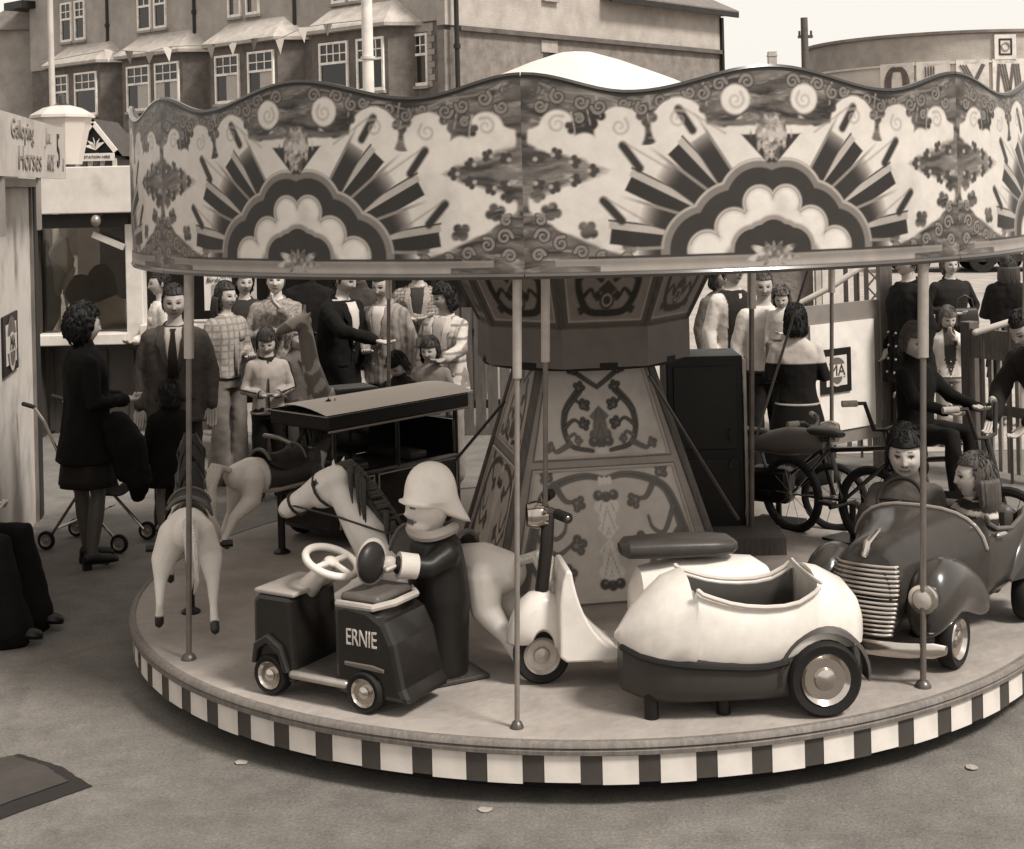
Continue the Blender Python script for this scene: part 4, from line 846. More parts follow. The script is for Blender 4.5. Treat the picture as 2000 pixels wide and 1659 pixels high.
def tpos(x, t): a = .63+(.30-.63)*t; return Vector((x, -a, ZD+(1.47-ZD)*t))
tm = painted_trap(tower_paint, tpos, .63, .30, ZD, 1.47, 170, 300, 'tower_panel')
for k in range(4):
    o = bpy.data.objects.new('tower_panel', tm); col.objects.link(o); o.parent = carousel; o.rotation_euler = (0, 0, TH+k*math.pi/2); WM[o] = WM[carousel]
    if k in (0, 3):
        for z0, z1 in ((.99, 1.45), (.28, .93)):        # raised moulding round each painted panel
            def hw(z): return (.63+(.30-.63)*(z-ZD)/(1.47-ZD))
            def mp(x, z): return Vector((x, -hw(z)-.004, z))
            b0, b1 = hw(z0)*.84, hw(z1)*.84
            q = MB(); q.tube([mp(-b0, z0), mp(-b0*.5, z0), mp(b0*.5, z0), mp(b0, z0), mp((b0+b1)/2, (z0+z1)/2), mp(b1, z1), mp(0, z1), mp(-b1, z1), mp(-(b0+b1)/2, (z0+z1)/2)], .009, 6, closed=True); q.build('panel_moulding', mat(.42, 'paint'), o)
    q = MB(); q.tube([tpos(-.63, 0)+Vector((0, 0, 0)), tpos(-.30, 1)], .022, 8, round_=False); q.build('corner_moulding', mat(.13, 'wood'), o)
def casing_paint(x, z):
    ax = np.abs(x); v = np.full(x.shape, .13)+.03*(fbm(x*5, z*4)-.5); t = (z-1.68)/.62; hw = (.23+.13*t)*.80
    ins = np.maximum(np.maximum(1.72-z, z-2.25), ax-hw); v = mixin(v, .25, ss(ins, .003)); v = mixin(v, .40, ss(np.abs(ins)-.005, .002))
    for pts, w0, w1 in (([(0, 1.76), (.10, 1.78), (.155, 1.90), (.15, 2.05), (.06, 2.20)], .020, .016), ([(.15, 1.95), (.09, 2.0), (.05, 1.96)], .014, .007), ([(.15, 2.05), (.08, 2.08), (.04, 2.05)], .014, .007), ([(.13, 1.85), (.09, 1.89), (.07, 1.86)], .012, .007)): v = mixin(v, .045, ss(stroke(ax, z, pts, w0, w1), .004))
    for c, a, r in (((.05, 1.955), 3, .030), ((.04, 2.045), 3.2, .030), ((.06, 1.855), 3.2, .026), ((.12, 1.78), .3, .026)): v = mixin(v, .05, ss(leaf(ax, z, c, a, r), .004))
    v = mixin(v, .06, ss(np.minimum(circ(ax, z, 0, 1.83, .04, .05), ax+np.abs(z-1.89)-.05), .004)); v = mixin(v, .33, ss(np.abs(circ(ax, z, 0, 1.83, .024, .03))-.004, .003)); return np.clip(v, .03, .5)
def ap(r): return r*math.cos(math.pi/8)
def cpos(x, t): r = .585+(.90-.585)*t; return Vector((x, -ap(r), 1.68+.62*t))
cmh = painted_trap(casing_paint, cpos, .585*math.sin(math.pi/8), .90*math.sin(math.pi/8), 1.68, 2.30, 70, 110, 'casing_panel')
for k in range(8):
    o = bpy.data.objects.new('casing_panel', cmh); col.objects.link(o); o.parent = carousel; o.rotation_euler = (0, 0, TH+k*math.pi/4); WM[o] = WM[carousel]
    s0 = .60*math.sin(math.pi/8); q = MB(); q.add([(-s0, -ap(.60), 1.475), (s0, -ap(.60), 1.475), (s0, -ap(.60), 1.68), (-s0, -ap(.60), 1.68), (-s0*.97, -ap(.57), 1.47), (s0*.97, -ap(.57), 1.47), (s0, -ap(.585), 1.69), (-s0, -ap(.585), 1.69)], [(0, 1, 2, 3), (0, 4, 5, 1), (3, 2, 6, 7)])
    b_ = q.build('lower_band', mat(.155, 'paint'), carousel, smooth=False); b_.rotation_euler = (0, 0, TH+k*math.pi/4)
    q = MB(); q.tube([cpos(-.585*math.sin(math.pi/8), 0), cpos(-.90*math.sin(math.pi/8), 1)], .012, 6, round_=False); q.build('rib', mat(.11, 'wood'), o)
q = MB(); q.lathe([(.0, 1.45), (.56, 1.46), (.56, 1.5)], n=24); q.build('casing_floor', mat(.03, 'dark'), carousel)
# dark machinery cabinet behind the tower
cb = gz(1375, 1045, ZD); cb = Vector((cb.x-CX, cb.y-CY, ZD))
q = MB(); q.box(cb+Vector((0.0, 0, .56)), (.46, .4, 1.12)); q.build('cabinet', mat(.022, 'paint'), carousel, smooth=False, bevel=.01)
q = MB(); q.box(cb+Vector((.24, -.2, .55)), (.018, .02, 1.1)); q.build('cabinet_edge', mat(.5, 'metal'), carousel, smooth=False)
q = MB(); q.box(cb+Vector((.1, -.25, .05)), (.62, .55, .1)); q.build('cabinet_base', mat(.12, 'wood'), carousel, smooth=False)
for z0, z1 in ((.08, .50), (.56, 1.06)):
    q = MB(); q.box(cb+Vector((0, -.205, (z0+z1)/2)), (.38, .012, z1-z0)); q.build('cabinet_door', mat(.028, 'paint'), carousel, smooth=False, bevel=.006)
for z in (.44, .62): q = MB(); q.tube([cb+Vector((.14, -.215, z)), cb+Vector((.14, -.24, z+.01)), cb+Vector((.14, -.24, z+.05)), cb+Vector((.14, -.215, z+.06))], .006, 6); q.build('cabinet_handle', mat(.4, 'chrome'), carousel)
# brass poles, each with a thicker upper sleeve
def pole(px=None, py=None, phi=None, r=.0135, z0=ZD, sleeve=.42, ztop=2.32, v=.22, rs=.023, world=None):
    if world is not None: p = Vector((world[0]-CX, world[1]-CY, 0))
    elif phi is None: w = gz(px, py, ZD); p = Vector((w.x-CX, w.y-CY, 0))
    else: p = pol(RP-.13, phi, 0)
    lx = Vector((.0235, 0, 0)); q = MB(); q.cyl(p+UP*z0, p+UP*ztop+lx*(ztop-z0), r, n=12); o = q.build('pole', mat(v, 'metal'), carousel)
    if sleeve:
        q = MB(); q.cyl(p+UP*(ZC-sleeve)+lx*(ZC-sleeve-z0), p+UP*ztop+lx*(ztop-z0), rs, n=14); q.build('pole_sleeve', mat(.48, 'metal'), o)
    q = MB(); q.lathe([(r, z0+.03), (r*1.8, z0+.024), (r*2.6, z0+.006), (r*2.6, z0)], p, n=14) if z0 == ZD else q.cyl(p+UP*z0, p+UP*(z0+.04), r*1.5, n=10); q.build('pole_foot', mat(.15, 'metal'), o)
for px, py in ((369, 1288), (1803, 1342)): pole(px, py)
pole(1010, 1422, r=.0105, rs=.019, v=.34)
for ph in (R(79.5), R(-147), R(133)): pole(phi=ph)
pole(1468, 1062, r=.016, rs=.026)
for a, b_ in ((at(1577, 530, 9.4), at(1432, 1000, 9.0)), (at(1268, 735, 7.7), at(1442, 1015, 7.9)), (at(985, 785, 7.9), at(885, 905, 8.6))):
    q = MB(); q.tube([a, b_], .009, 6, round_=False); q.build('stay_rod', mat(.1, 'metal'), carousel, world=True)
# ================================================================== rides standing on the carousel
def heading(hx, hy): return math.atan2(hx, -hy)          # local -Y is forward
def tang(p): return heading(p.y-CY, -(p.x-CX))
def wheel(t, c, r, w, rim_v=.55, parts=True, name='wheel', rk=.66):
    """wheel turning about local X: tyre, dished rim, hub cap"""
    x, y, z = c; q = MB(); k = w/2
    q.lathe([(r*rk, -k*.8), (r*.9, -k), (r*.985, -k*.6), (r, 0), (r*.985, k*.6), (r*.9, k), (r*rk, k*.8)], (x, y, z), 'X', 28); o = q.build(name, mat(.018, 'rubber'), t)
    if parts:
        for s in (-1, 1):
            q = MB(); q.lathe([(r*rk, s*k*.8), (r*rk*.97, s*k*.95), (r*rk*.8, s*k*.5), (r*rk*.45, s*k*.45), (r*rk*.40, s*k*.85), (r*rk*.2, s*k*1.05), (0, s*k*1.1)], (x, y, z), 'X', 28); q.build('rim', mat(rim_v, 'chrome' if rim_v > .5 else 'metal'), o)
    return o
def horse(label, pos, rot, s=1.0, ys=1.0, *, zoff=0.0, v=.55, **kw): return horse_(label, pos, rot, s, zoff, v, ys=ys, **kw)
def horse_(label, pos, rot, s=1.0, zoff=0.0, v=.55, vdark=.06, mane=.07, saddle=.05, group='carved horses on the carousel', spread=1.0, tail=True, ys=1.0, legvar=0, head_dark=False, flank=None):
    t = thing('carousel_horse', label, 'carousel horse', (pos.x, pos.y, ZD), rot, group); S = lambda *p: Vector((p[0], p[1]*ys, p[2]))*s+Vector((0, 0, zoff)); b = MB()
    def tb(pts, rr, n=12): b.tube([S(*p) for p in pts], [r*s for r in rr], n)
    tb([(0, .36, .68), (0, .25, .675), (0, .05, .635), (0, -.12, .635), (0, -.27, .66), (0, -.33, .68)], [.10, .134, .136, .130, .124, .09], 16)
    tb([(0, -.28, .70), (0, -.38, .83), (0, -.46, .95), (0, -.52, 1.04)], [.125, .102, .082, .070]); tb([(0, -.50, 1.055), (0, -.58, 1.01), (0, -.68, .94), (0, -.78, .875), (0, -.80, .86)], [.078, .082, .064, .054, .050]); tb([(0, -.52, .985), (0, -.60, .945)], [.074, .062])
    hooves = []
    for sx in (-1, 1):
        k = spread; f = .06*sx*legvar
        tb([(.075*sx, -.25, .62), (.085*sx*k, -.38+f, .50), (.088*sx*k, -.52+f, .42), (.09*sx*k, -.50+f*2, .27), (.09*sx*k, -.53+f*2, .20)], [.078, .052, .035, .023, .029]); hooves.append(S(.09*sx*k, -.535+f*2, .18))
        tb([(.07*sx, .28, .66), (.09*sx*k, .30, .50), (.098*sx*k, .40-f, .395), (.10*sx*k, .47-f, .27), (.105*sx*k, .50-f*2, .15)], [.105, .076, .041, .026, .030]); hooves.append(S(.105*sx*k, .51-f*2, .13))
        b.tube([S(.035*sx, -.51, 1.09), S(.045*sx, -.50, 1.16)], [.022*s, .006*s], 8)
    hv = np.array(hooves)
    def paint(co, tn):
        d = np.min(np.linalg.norm(co[:, None]-hv[None], axis=2), axis=1); tn = np.where(d < .075*s, .03, tn)
        if head_dark: tn = np.where((co[:, 2]-zoff)/s-.62+(co[:, 1]/s+.30)*.9*-1*.6 > .18, .05, tn); 
        if flank is not None: tn = np.where((co[:, 1]/s < .18) & (co[:, 1]/s > -.34) & (co[:, 2]-zoff > .56*s) & (co[:, 2]-zoff < .80*s), flank, tn)
        m = np.linalg.norm(co-np.array(S(0, -.80, .855)), axis=1); tn = np.where(m < .045*s, tn*.6, tn)
        for sx in (-1, 1): e = np.linalg.norm(co-np.array(S(.072*sx, -.585, 1.035)), axis=1); tn = np.where(e < .019*s, .02, tn)
        return tn
    remeshed('body', b, mat(0, 'fur'), t, .0105, 4, tone=v, paint=paint)
    q = MB()
    for k in range(24):
        u = k/23+random.uniform(-.02, .02); jl = random.uniform(.7, 1.15); sx_ = -1 if random.random() < .72 else .75; a = Vector((0, -.50, 1.13)).lerp(Vector((0, -.24, .83)), u)+Vector((0, .01, .035*math.sin(u*3.1))); q.tube([S(*a), S(a.x+sx_*.025, a.y+.035, a.z+.012), S(sx_*.075, a.y+.06, a.z-.09*jl), S(sx_*.092, a.y+.075, a.z-.17*jl)], [.016*s, .018*s, .013*s, .003*s], 6)
    q.tube([S(0, -.51, 1.12), S(0, -.40, 1.03), S(0, -.25, .84)], [.014*s, .022*s, .012*s], 8); q.build('mane', mat(mane, 'hair'), t)
    q = MB()
    for k in range(5 if tail else 2): dx = (k-2)*.018; q.tube([S(dx*.4, .42, .74), S(dx, .52, .78), S(dx*1.6, .59, .66), S(dx*2, .60, .45), S(dx*1.4, .56, .36)], [.022*s, .032*s, .03*s, .02*s, .006*s], 7)
    q.build('tail', mat(v*.9, 'hair'), t)
    q = MB()
    def sad(u, w): a = (u-.5)*2.5; r = .148+.012*math.cos((w-.5)*6); y = -.16+.32*w; zz = .645+.05*abs(w-.5)**2*6; return S(r*math.sin(a)*1.02, y, zz+r*math.cos(a))
    q.grid(sad, 16, 10); sd_ = q.build('saddle', mat(saddle, 'leather'), t); q2 = MB(); q2.tube([sad(u, .02) for u in np.linspace(0, 1, 11)], .010*s, 6); q2.build('pommel', mat(.14, 'leather'), sd_); q2 = MB(); q2.tube([sad(u, .98) for u in np.linspace(.1, .9, 9)], .014*s, 6); q2.build('cantle', mat(.14, 'leather'), sd_)
    q = MB()
    for f0 in (.25, .8):
        c = Vector((0, -.50, 1.03)).lerp(Vector((0, -.80, .865)), f0); r = .092 if f0 < .5 else .062; dd = Vector((0, -.30, -.165)).normalized(); u = Vector((1, 0, 0)); w_ = dd.cross(u)
        q.tube([S(*(c+(u*math.cos(a)+w_*math.sin(a))*r)) for a in np.linspace(0, 6.28, 14)[:-1]], .008*s, 5, closed=True)
    for sx in (-1, 1): q.tube([S(.05*sx, -.74, .90), S(.10*sx, -.45, .88), S(.08*sx, -.20, .82), S(0, -.12, .84)], .006*s, 5)
    q.build('bridle', mat(.05, 'leather'), t)
    q = MB(); q.cyl(S(-.27, -.05, .50), S(.27, -.05, .50), .014*s, n=8); q.cyl(S(-.27, -.05, .50), S(-.20, -.05, .50), .024*s, n=8); q.cyl(S(.20, -.05, .50), S(.27, -.05, .50), .024*s, n=8); q.build('foot_rest', mat(.03, 'metal'), t)
    q = MB(); q.cyl((0, -.02*s, .0), (0, -.02*s, S(0, 0, .55).z), .022, n=10); q.lathe([(.05, 0), (.05, .01), (.022, .03)], (0, -.02*s, 0), n=12); q.build('stand', mat(.04, 'metal'), t)
    return t
hb = Vector((-.40, 6.79, 0)); horse('big white carousel horse with dark mane, galloping left behind the dark pedal float', hb, tang(hb), .93, 1.16, zoff=-.20, v=.68, mane=.06, saddle=.09)
hl = at(368, 1000, 7.55); horse('white carousel horse seen from behind at the left edge of the platform', hl, R(190), .82, 1.0, zoff=-.07, v=.68, mane=.04, saddle=.05, spread=1.6, legvar=.9, head_dark=True, tail=False)
hm = at(545, 1000, 8.75); horse('dark saddled horse with pale outstretched hind legs, beyond the white horse’s head', hm, tang(hm)-R(24), .78, 1.1, zoff=-.02, v=.62, mane=.03, saddle=.03, legvar=1, head_dark=True, flank=.05)
# ---- dark pedal float with lettering
fp = (gz(545, 1357, ZD)+gz(745, 1397, ZD))/2; fp = Vector((fp.x, fp.y, 0)); fwd = (gz(545, 1357, ZD)-gz(745, 1397, ZD)).normalized(); left = Vector((-fwd.y, fwd.x, 0)); fc = fp-left*.15
t = thing('pedal_float', 'dark toy delivery float lettered ERNIE with cream steering wheel', 'toy vehicle', (fc.x, fc.y, ZD), heading(fwd.x, fwd.y))
DK = mat(.024, 'gloss'); CRM = mat(.55, 'paint')
def rbox(name, c, size, m, par, r=.03, **k): q = MB(); q.box(c, size, **k); return q.build(name, m, par, bevel=r)
def prof_block(name, prof, x0, x1, m, par, bev=.018):       # (y, z) outline pushed out along X
    q = MB(); q.prism([(x0, y, z) for y, z in prof], (x1-x0, 0, 0)); return q.build(name, m, par, smooth=False, bevel=bev)
prof_block('front_cowl', [(-.40, .10), (-.40, .40), (-.37, .43), (-.19, .43), (-.17, .12), (-.17, .06), (-.36, .06)], -.16, .16, DK, t, .022)
prof_block('front_mudguard', [(-.395, .13), (-.38, .22), (-.31, .265), (-.235, .22), (-.19, .11), (-.22, .11), (-.25, .19), (-.31, .225), (-.36, .19), (-.375, .13)], .155, .185, mat(.035, 'gloss'), t, .008)
rbox('cowl_top', (0, -.285, .438), (.31, .22, .022), mat(.34, 'paint'), t, .008)
rbox('floor', (0, -.05, .10), (.31, .36, .04), mat(.10, 'rubber'), t, .006)
q = MB(); q.tube([(.165, -.18, .105), (.165, .10, .105)], .018, 10); q.build('side_bumper', mat(.45, 'metal'), t)
sb = prof_block('seat_box', [(.04, .06), (.04, .43), (.10, .445), (.22, .43), (.30, .385), (.345, .30), (.385, .12), (.42, .06)], -.16, .16, DK, t, .025)
prof_block('belt_strip', [(.10, .205), (.24, .205), (.30, .195), (.30, .180), (.10, .188)], .160, .172, mat(.16, 'paint'), t, .004)
q = MB(); q.tube([(x, y, .445+.012*math.cos(x*15)) for x, y in ((.15, .06), (.15, .24), (.08, .30), (-.08, .30), (-.15, .24), (-.15, .06))], .016, 8); q.build('seat_rim', mat(.40, 'leather'), t)
rbox('seat_cushion', (0, .15, .455), (.26, .2, .045), mat(.12, 'leather'), t, .02)
q = MB(); q.ell((0, .13, .585), (.10, .045, .10), 18, 12); sbk = q.build('seat_back', mat(.45, 'paint'), t); q = MB(); q.ell((.03, .150, .590), (.088, .04, .088), 16, 12); q.build('back_pad', mat(.03, 'leather'), sbk)
q = MB(); q.tube([(0, -.22, .43), (0, -.10, .545)], [.05, .032], 12); q.build('steering_column', CRM, t)
ca = Vector((0, -.085, .56)); M3 = Matrix.Rotation(R(-24), 3, 'X')
q = MB(); q.tube([M3 @ Vector((.118*math.cos(a), .118*math.sin(a), 0))+ca for a in np.linspace(0, 6.2832, 33)[:-1]], .017, 10, closed=True)
q.tube([M3 @ Vector((-.115, 0, 0))+ca, M3 @ Vector((.115, 0, 0))+ca], .014, 8); q.tube([M3 @ Vector((0, .115, 0))+ca, ca], .014, 8); q.ell(ca, (.035, .035, .02), rot=M3); q.build('steering_wheel', mat(.66, 'paint'), t)
for y in (-.30, .20):
    for sx in (-1, 1): wheel(t, (.145*sx, y, .088), .088, .075, .60, rk=.70)
WMt = WM[t]; L3 = (WMt.to_3x3()); text_obj('ERNIE', .098, mat(.55, 'paint'), t, WMt @ Vector((.163, .185, .305)), frame3(L3 @ Vector((0, 1, 0)), UP), depth=.002, sx=.62)
# ---- seafarer-like ride figure standing behind the float
fg = gz(850, 1338, ZD); t = thing('ride_figure', 'dark coated model figure with white sou’wester hat and white cuffs behind the float', 'figure', (fg.x+.02, fg.y+.12, ZD), R(-62))
b = MB(); b.loft([[Vector((rx*math.cos(a), ry*math.sin(a)+cy, z)) for a in np.linspace(0, 6.283, 21)[:-1]] for z, rx, ry, cy in ((.0, .125, .12, 0), (.06, .13, .125, 0), (.20, .135, .13, 0), (.36, .15, .135, 0), (.50, .14, .13, -.01), (.60, .125, .115, -.015), (.66, .07, .075, -.02))])
b.tube([(.12, -.01, .57), (.15, -.12, .53), (.13, -.24, .555)], [.062, .052, .045], 12); b.tube([(-.12, -.01, .57), (-.17, .02, .44), (-.16, -.08, .36)], [.062, .052, .045], 12)
remeshed('coat', b, mat(.022, 'leather'), t, .012, 3)
b = MB(); b.ell((0, -.05, .755), (.092, .10, .105)); b.ell((0, -.145, .738), (.015, .02, .015)); b.tube([(0, -.03, .62), (0, -.04, .70)], [.06, .06], 12); b.ell((0, -.085, .685), (.07, .06, .045))
def fpaint(co, tn):
    tn = np.where((np.abs(np.abs(co[:, 0])-.038) < .022) & (np.abs(co[:, 2]-.803) < .006) & (co[:, 1] < -.08), .08, tn)
    tn = np.where((np.abs(co[:, 0]) < .045) & (np.abs(co[:, 2]-.712-.1*np.abs(co[:, 0])*-1) < .007) & (co[:, 1] < -.08), .12, tn)
    for sx in (-1, 1): tn = np.where(np.linalg.norm((co-np.array((sx*.038, -.14, .775)))*np.array((1, .6, 1.4)), axis=1) < .017, .03, tn)
    return np.where((np.abs(co[:, 0]) < .04) & (np.abs(co[:, 2]-.70) < .007) & (co[:, 1] < -.08), .1, tn)
remeshed('head', b, mat(0, 'askin'), t, .009, 3, tone=.60, paint=fpaint)
q = MB(); n = 28; secs = []
for r0, z, back, fr in ((.158, .752, .05, -.05), (.151, .775, .035, -.02), (.122, .79, .0, 0), (.121, .83, .0, 0), (.113, .875, 0, 0), (.092, .918, 0, 0), (.058, .947, 0, 0), (.015, .958, 0, 0)):
    ring = []
    for k in range(n):
        a = 2*math.pi*k/n; x, y = math.cos(a), math.sin(a); bk = max(0, y); rr = r0*(1-.28*max(0, 1-abs(y)*1.5)*(r0 > .15)) if True else r0; ring.append(Vector((rr*x*(.80 if r0 > .15 else .95), -.03+rr*y+back*bk, z-.10*bk*(r0 > .15)+.03*max(0, -y)*(r0 > .15))))
    secs.append(ring)
q.loft(secs, cap=True); o = q.build('hat', mat(.82, 'paint'), t); so_ = o.modifiers.new('s', 'SUBSURF'); so_.levels = 1; so_.render_levels = 1
q = MB(); q.tube([(.088*math.cos(a)*1.1, -.025+.095*math.sin(a), .655+.01*math.sin(a*2)) for a in np.linspace(0, 6.28, 22)[:-1]], .026, 8, closed=True); q.build('scarf', mat(.40, 'cloth'), t)
for a_, b_ in (((.142, -.17, .542), (.13, -.25, .557)), ((-.165, -.03, .395), (-.16, -.10, .35))):
    q = MB(); q.cyl(a_, b_, .054, .058, n=16); q.build('cuff', mat(.64, 'cloth'), t)
    q = MB(); d_ = (Vector(b_)-Vector(a_)).normalized(); p = Vector(b_); q.ell(p+d_*.045, (.030, .045, .036)); 
    for k in range(4): q.tube([p+d_*.06+Vector((-.021+.014*k, 0, 0)), p+d_*.10+Vector((-.021+.014*k, 0, -.02)), p+d_*.105+Vector((-.021+.014*k, 0, -.05))], .009, 6)
    q.tube([p+d_*.03+Vector((.03, 0, .0)), p+d_*.07+Vector((.045, 0, -.015))], .010, 6); q.build('hand', mat(.5, 'paint'), t)
for z in (.42, .50): q = MB(); q.ell((.03, -.14, z), (.014, .008, .014)); q.build('button', mat(.5, 'metal'), t)
q = MB(); q.box((0, 0, .012), (.30, .34, .02)); q.build('base', mat(.07, 'wood'), t, bevel=.005)
# ---- white scooter with sidecar
sp = gz(1450, 1385, ZD); sp = Vector((sp.x, sp.y+.27, 0)); t = thing('toy_scooter', 'white toy scooter and sidecar with dark lower tub and chrome wheel', 'toy scooter', (sp.x, sp.y, ZD), heading(-.99, -.12))
WHT = mat(.68, 'gloss', .30)
FLAGS = []
def superell(y, x0, w, zb, zt, rim=None, n=14, e=2.4):
    """closed ring; rim = None: domed top; else open cockpit with rim height and floor"""
    out = []
    for k in range(n+1):
        a = -math.pi/2+math.pi*k/n; c, s = math.cos(a), math.sin(a); out.append((w*abs(c)**(2/e), (zb+zt)/2+(zt-zb)/2*math.copysign(abs(s)**(2/e), s)))
    if rim is not None:
        zr, zf = rim; inner = True; hi = [(x, z) for x, z in out if z < zr]; m = n+1-len(hi); nh = len(hi)+1
        hi += [(max(0, (hi[-1][0]-.018)*(1-.05*i)) if i < m-1 else 0, zr if i == 0 else (zr-.012 if i == 1 else zr-(zr-zf)*min(1, (i-1)/2))) for i in range(m)]; out = hi[:n+1]
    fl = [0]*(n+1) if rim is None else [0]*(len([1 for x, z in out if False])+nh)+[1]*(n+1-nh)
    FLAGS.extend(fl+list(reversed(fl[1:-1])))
    R_ = [Vector((x0+x, y, z)) for x, z in out]; L_ = [Vector((x0-x, y, z)) for x, z in reversed(out[1:-1])]
    return R_+L_
SX = .20
def flatb(ring, zb): return [Vector((p.x, p.y, max(p.z, zb))) for p in ring]
def sy(px): return (px-1450)/475*1.05
st_ = [(1203, .325, .305, .012), (1212, .345, .285, .06), (1240, .43, .262, .125), (1270, .49, .25, .165), (1300, .545, .243, .195), (1335, .57, .236, .21)]
ck = [(1342, .530, .235, .212), (1350, .514, .235, .214), (1370, .497, .23, .218), (1400, .474, .225, .222), (1430, .460, .22, .225), (1465, .452, .22, .226), (1500, .452, .235, .226), (1530, .463, .255, .223), (1550, .485, .265, .219), (1562, .50, .265, .215), (1569, .515, .265, .211)]
rr_ = [(1574, .560, .265, .208), (1600, .548, .262, .19), (1640, .50, .255, .148), (1665, .43, .252, .095), (1678, .36, .26, .03)]
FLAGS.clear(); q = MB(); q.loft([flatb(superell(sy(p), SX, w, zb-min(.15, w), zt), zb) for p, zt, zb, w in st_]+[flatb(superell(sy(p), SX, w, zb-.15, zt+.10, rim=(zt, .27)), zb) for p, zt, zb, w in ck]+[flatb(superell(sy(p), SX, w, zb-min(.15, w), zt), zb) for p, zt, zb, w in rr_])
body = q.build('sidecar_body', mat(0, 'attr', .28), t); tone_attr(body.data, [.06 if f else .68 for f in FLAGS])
q = MB()
for sx in (1, -1): q.tube([(SX+sx*(w-.012), sy(p), zt+.004) for p, zt, zb, w in ck], .010, 8)
q.tube([(SX+.19*math.cos(a), sy(1574)-.01*math.sin(a), .535) for a in np.linspace(0, math.pi, 9)], .008, 6); q.build('cockpit_rim', mat(.55, 'paint'), body)
rbox('cockpit_seat', (SX, .15, .30), (.34, .30, .06), mat(.08, 'leather'), t, .02); rbox('cockpit_lining', (SX, .0, .29), (.36, .42, .01), mat(.05, 'leather'), t, .003)
q = MB(); q.loft([superell(sy(p), SX, w*.965, .055+.05*max(0, (1260-p)/60), (min(zb+.10, zt-.05) if zt else zb+.10), e=3.6) for p, zt, zb, w in st_[1:]+[ck[0], ck[3], ck[5], ck[6]]+[(1575, 0, .26, .20), (1640, 0, .25, .14), (1662, 0, .25, .09)]]); q.build('lower_tub', mat(.075, 'paint'), t)
q = MB(); q.tube([(SX+w*.98, sy(p), zb-.004) for p, zt, zb, w in st_[1:]+[ck[0], ck[2], ck[3], ck[4], ck[5], ck[6]]], .015, 8); q.build('dark_trim', mat(.02, 'paint'), t)
q = MB(); q.loft([[Vector((SX+x, .27+rr*math.cos(a)*1.0, .165+rr*math.sin(a))) for x, rr in ((.14, .200), (.215, .198), (.235, .18), (.215, .185), (.14, .188))] for a in np.linspace(-.15, 3.3, 20)]); q.build('mudguard', mat(.075, 'paint'), t)
wheel(t, (SX+.205, .27, .155), .155, .075, .62, rk=.68)
for y in (-.30, .0): q = MB(); q.cyl((SX+.1, y-.12, .0), (SX+.1, y-.12, .12), .03, n=10); q.build('mounting_leg', mat(.03, 'metal'), t)
KX = -.20
q = MB(); q.loft([superell(y, KX, w, zb, zt, e=2.6) for y, zt, zb, w in ((-.40, .40, .20, .06), (-.36, .48, .16, .12), (-.20, .51, .14, .15), (.05, .51, .14, .155), (.16, .50, .15, .14), (.22, .46, .18, .10))]); cowl = q.build('scooter_cowl', WHT, t)
q = MB(); q.loft([superell(y, KX, w, zb, zt, e=3) for y, zt, zb, w in ((-.44, .585, .545, .06), (-.41, .61, .53, .09), (-.25, .615, .525, .105), (-.05, .61, .525, .11), (.05, .60, .53, .09), (.08, .58, .545, .05))]); q.build('scooter_seat', mat(.07, 'leather'), t)
def shield(u, v):
    x = KX+(u-.5)*.34*(.55+.45*math.sin(math.pi*min(1, .25+v*.7))); return Vector((x, -.725+.20*(1-v)**2.2+.16*(abs(u-.5)*2)**2*(1-.65*v), .13+.53*v))
prof_block('leg_shield', [(-.705, .52), (-.722, .47), (-.735, .38), (-.738, .15), (-.71, .128), (-.50, .122), (-.478, .135), (-.475, .155)]+[((1-t)**2*-.475+2*t*(1-t)*-.64+t*t*-.68, (1-t)**2*.155+2*t*(1-t)*.24+t*t*.52) for t in np.linspace(.1, 1, 10)], KX-.15, KX+.15, WHT, t, .02)
rbox('footboard', (KX, -.42, .125), (.26, .26, .03), WHT, t, .01)
q = MB()
q.loft([[Vector((KX+x*wk, -.80+rr*.80*math.cos(a)+.0, .17+rr*(1.30 if math.sin(a) > 0 else 1)*math.sin(a))) for x, rr in ((-.085, .06), (-.08, .155), (-.045, .19), (0, .20), (.045, .19), (.08, .155), (.085, .06))] for a, wk in ((-.25, .55), (.1, .9), (.5, 1), (1., 1), (1.6, 1), (2.2, 1), (2.7, .95), (3.1, .6))], closed=False, cap=False); o = q.build('front_mudguard', WHT, t); s_ = o.modifiers.new('s', 'SOLIDIFY'); s_.thickness = .01; sb_ = o.modifiers.new('b', 'SUBSURF'); sb_.levels = 1; sb_.render_levels = 1
wheel(t, (KX, -.80, .125), .125, .07, .5); wheel(t, (KX, .08, .125), .125, .07, .5)
q = MB(); q.tube([(KX, -.80, .35), (KX, -.765, .60), (KX, -.755, .73)], [.030, .030, .028], 12); q.build('steering_stem', mat(.06, 'metal'), t)
q = MB(); q.tube([(KX-.24, -.71, .77), (KX-.12, -.76, .775), (KX, -.77, .755), (KX+.12, -.76, .775), (KX+.24, -.71, .77)], .017, 10); hbx = q.build('handlebar', mat(.3, 'chrome'), t)
for sx in (-1, 1): q = MB(); q.cyl((KX+sx*.17, -.74, .773), (KX+sx*.25, -.705, .770), .023, n=12); q.build('grip', mat(.02, 'rubber'), hbx)
q = MB(); q.lathe([(0, -.045), (.05, -.04), (.062, 0), (.05, .05), (0, .07)], (KX, -.81, .735), 'Y', 18); q.build('headlamp', mat(.5, 'chrome'), t)
# pole rising through the scooter's stem
wp = WM[t] @ Vector((KX+.02, -.77, .74)); pole(world=(wp.x, wp.y), r=.011, rs=.020, z0=wp.z)
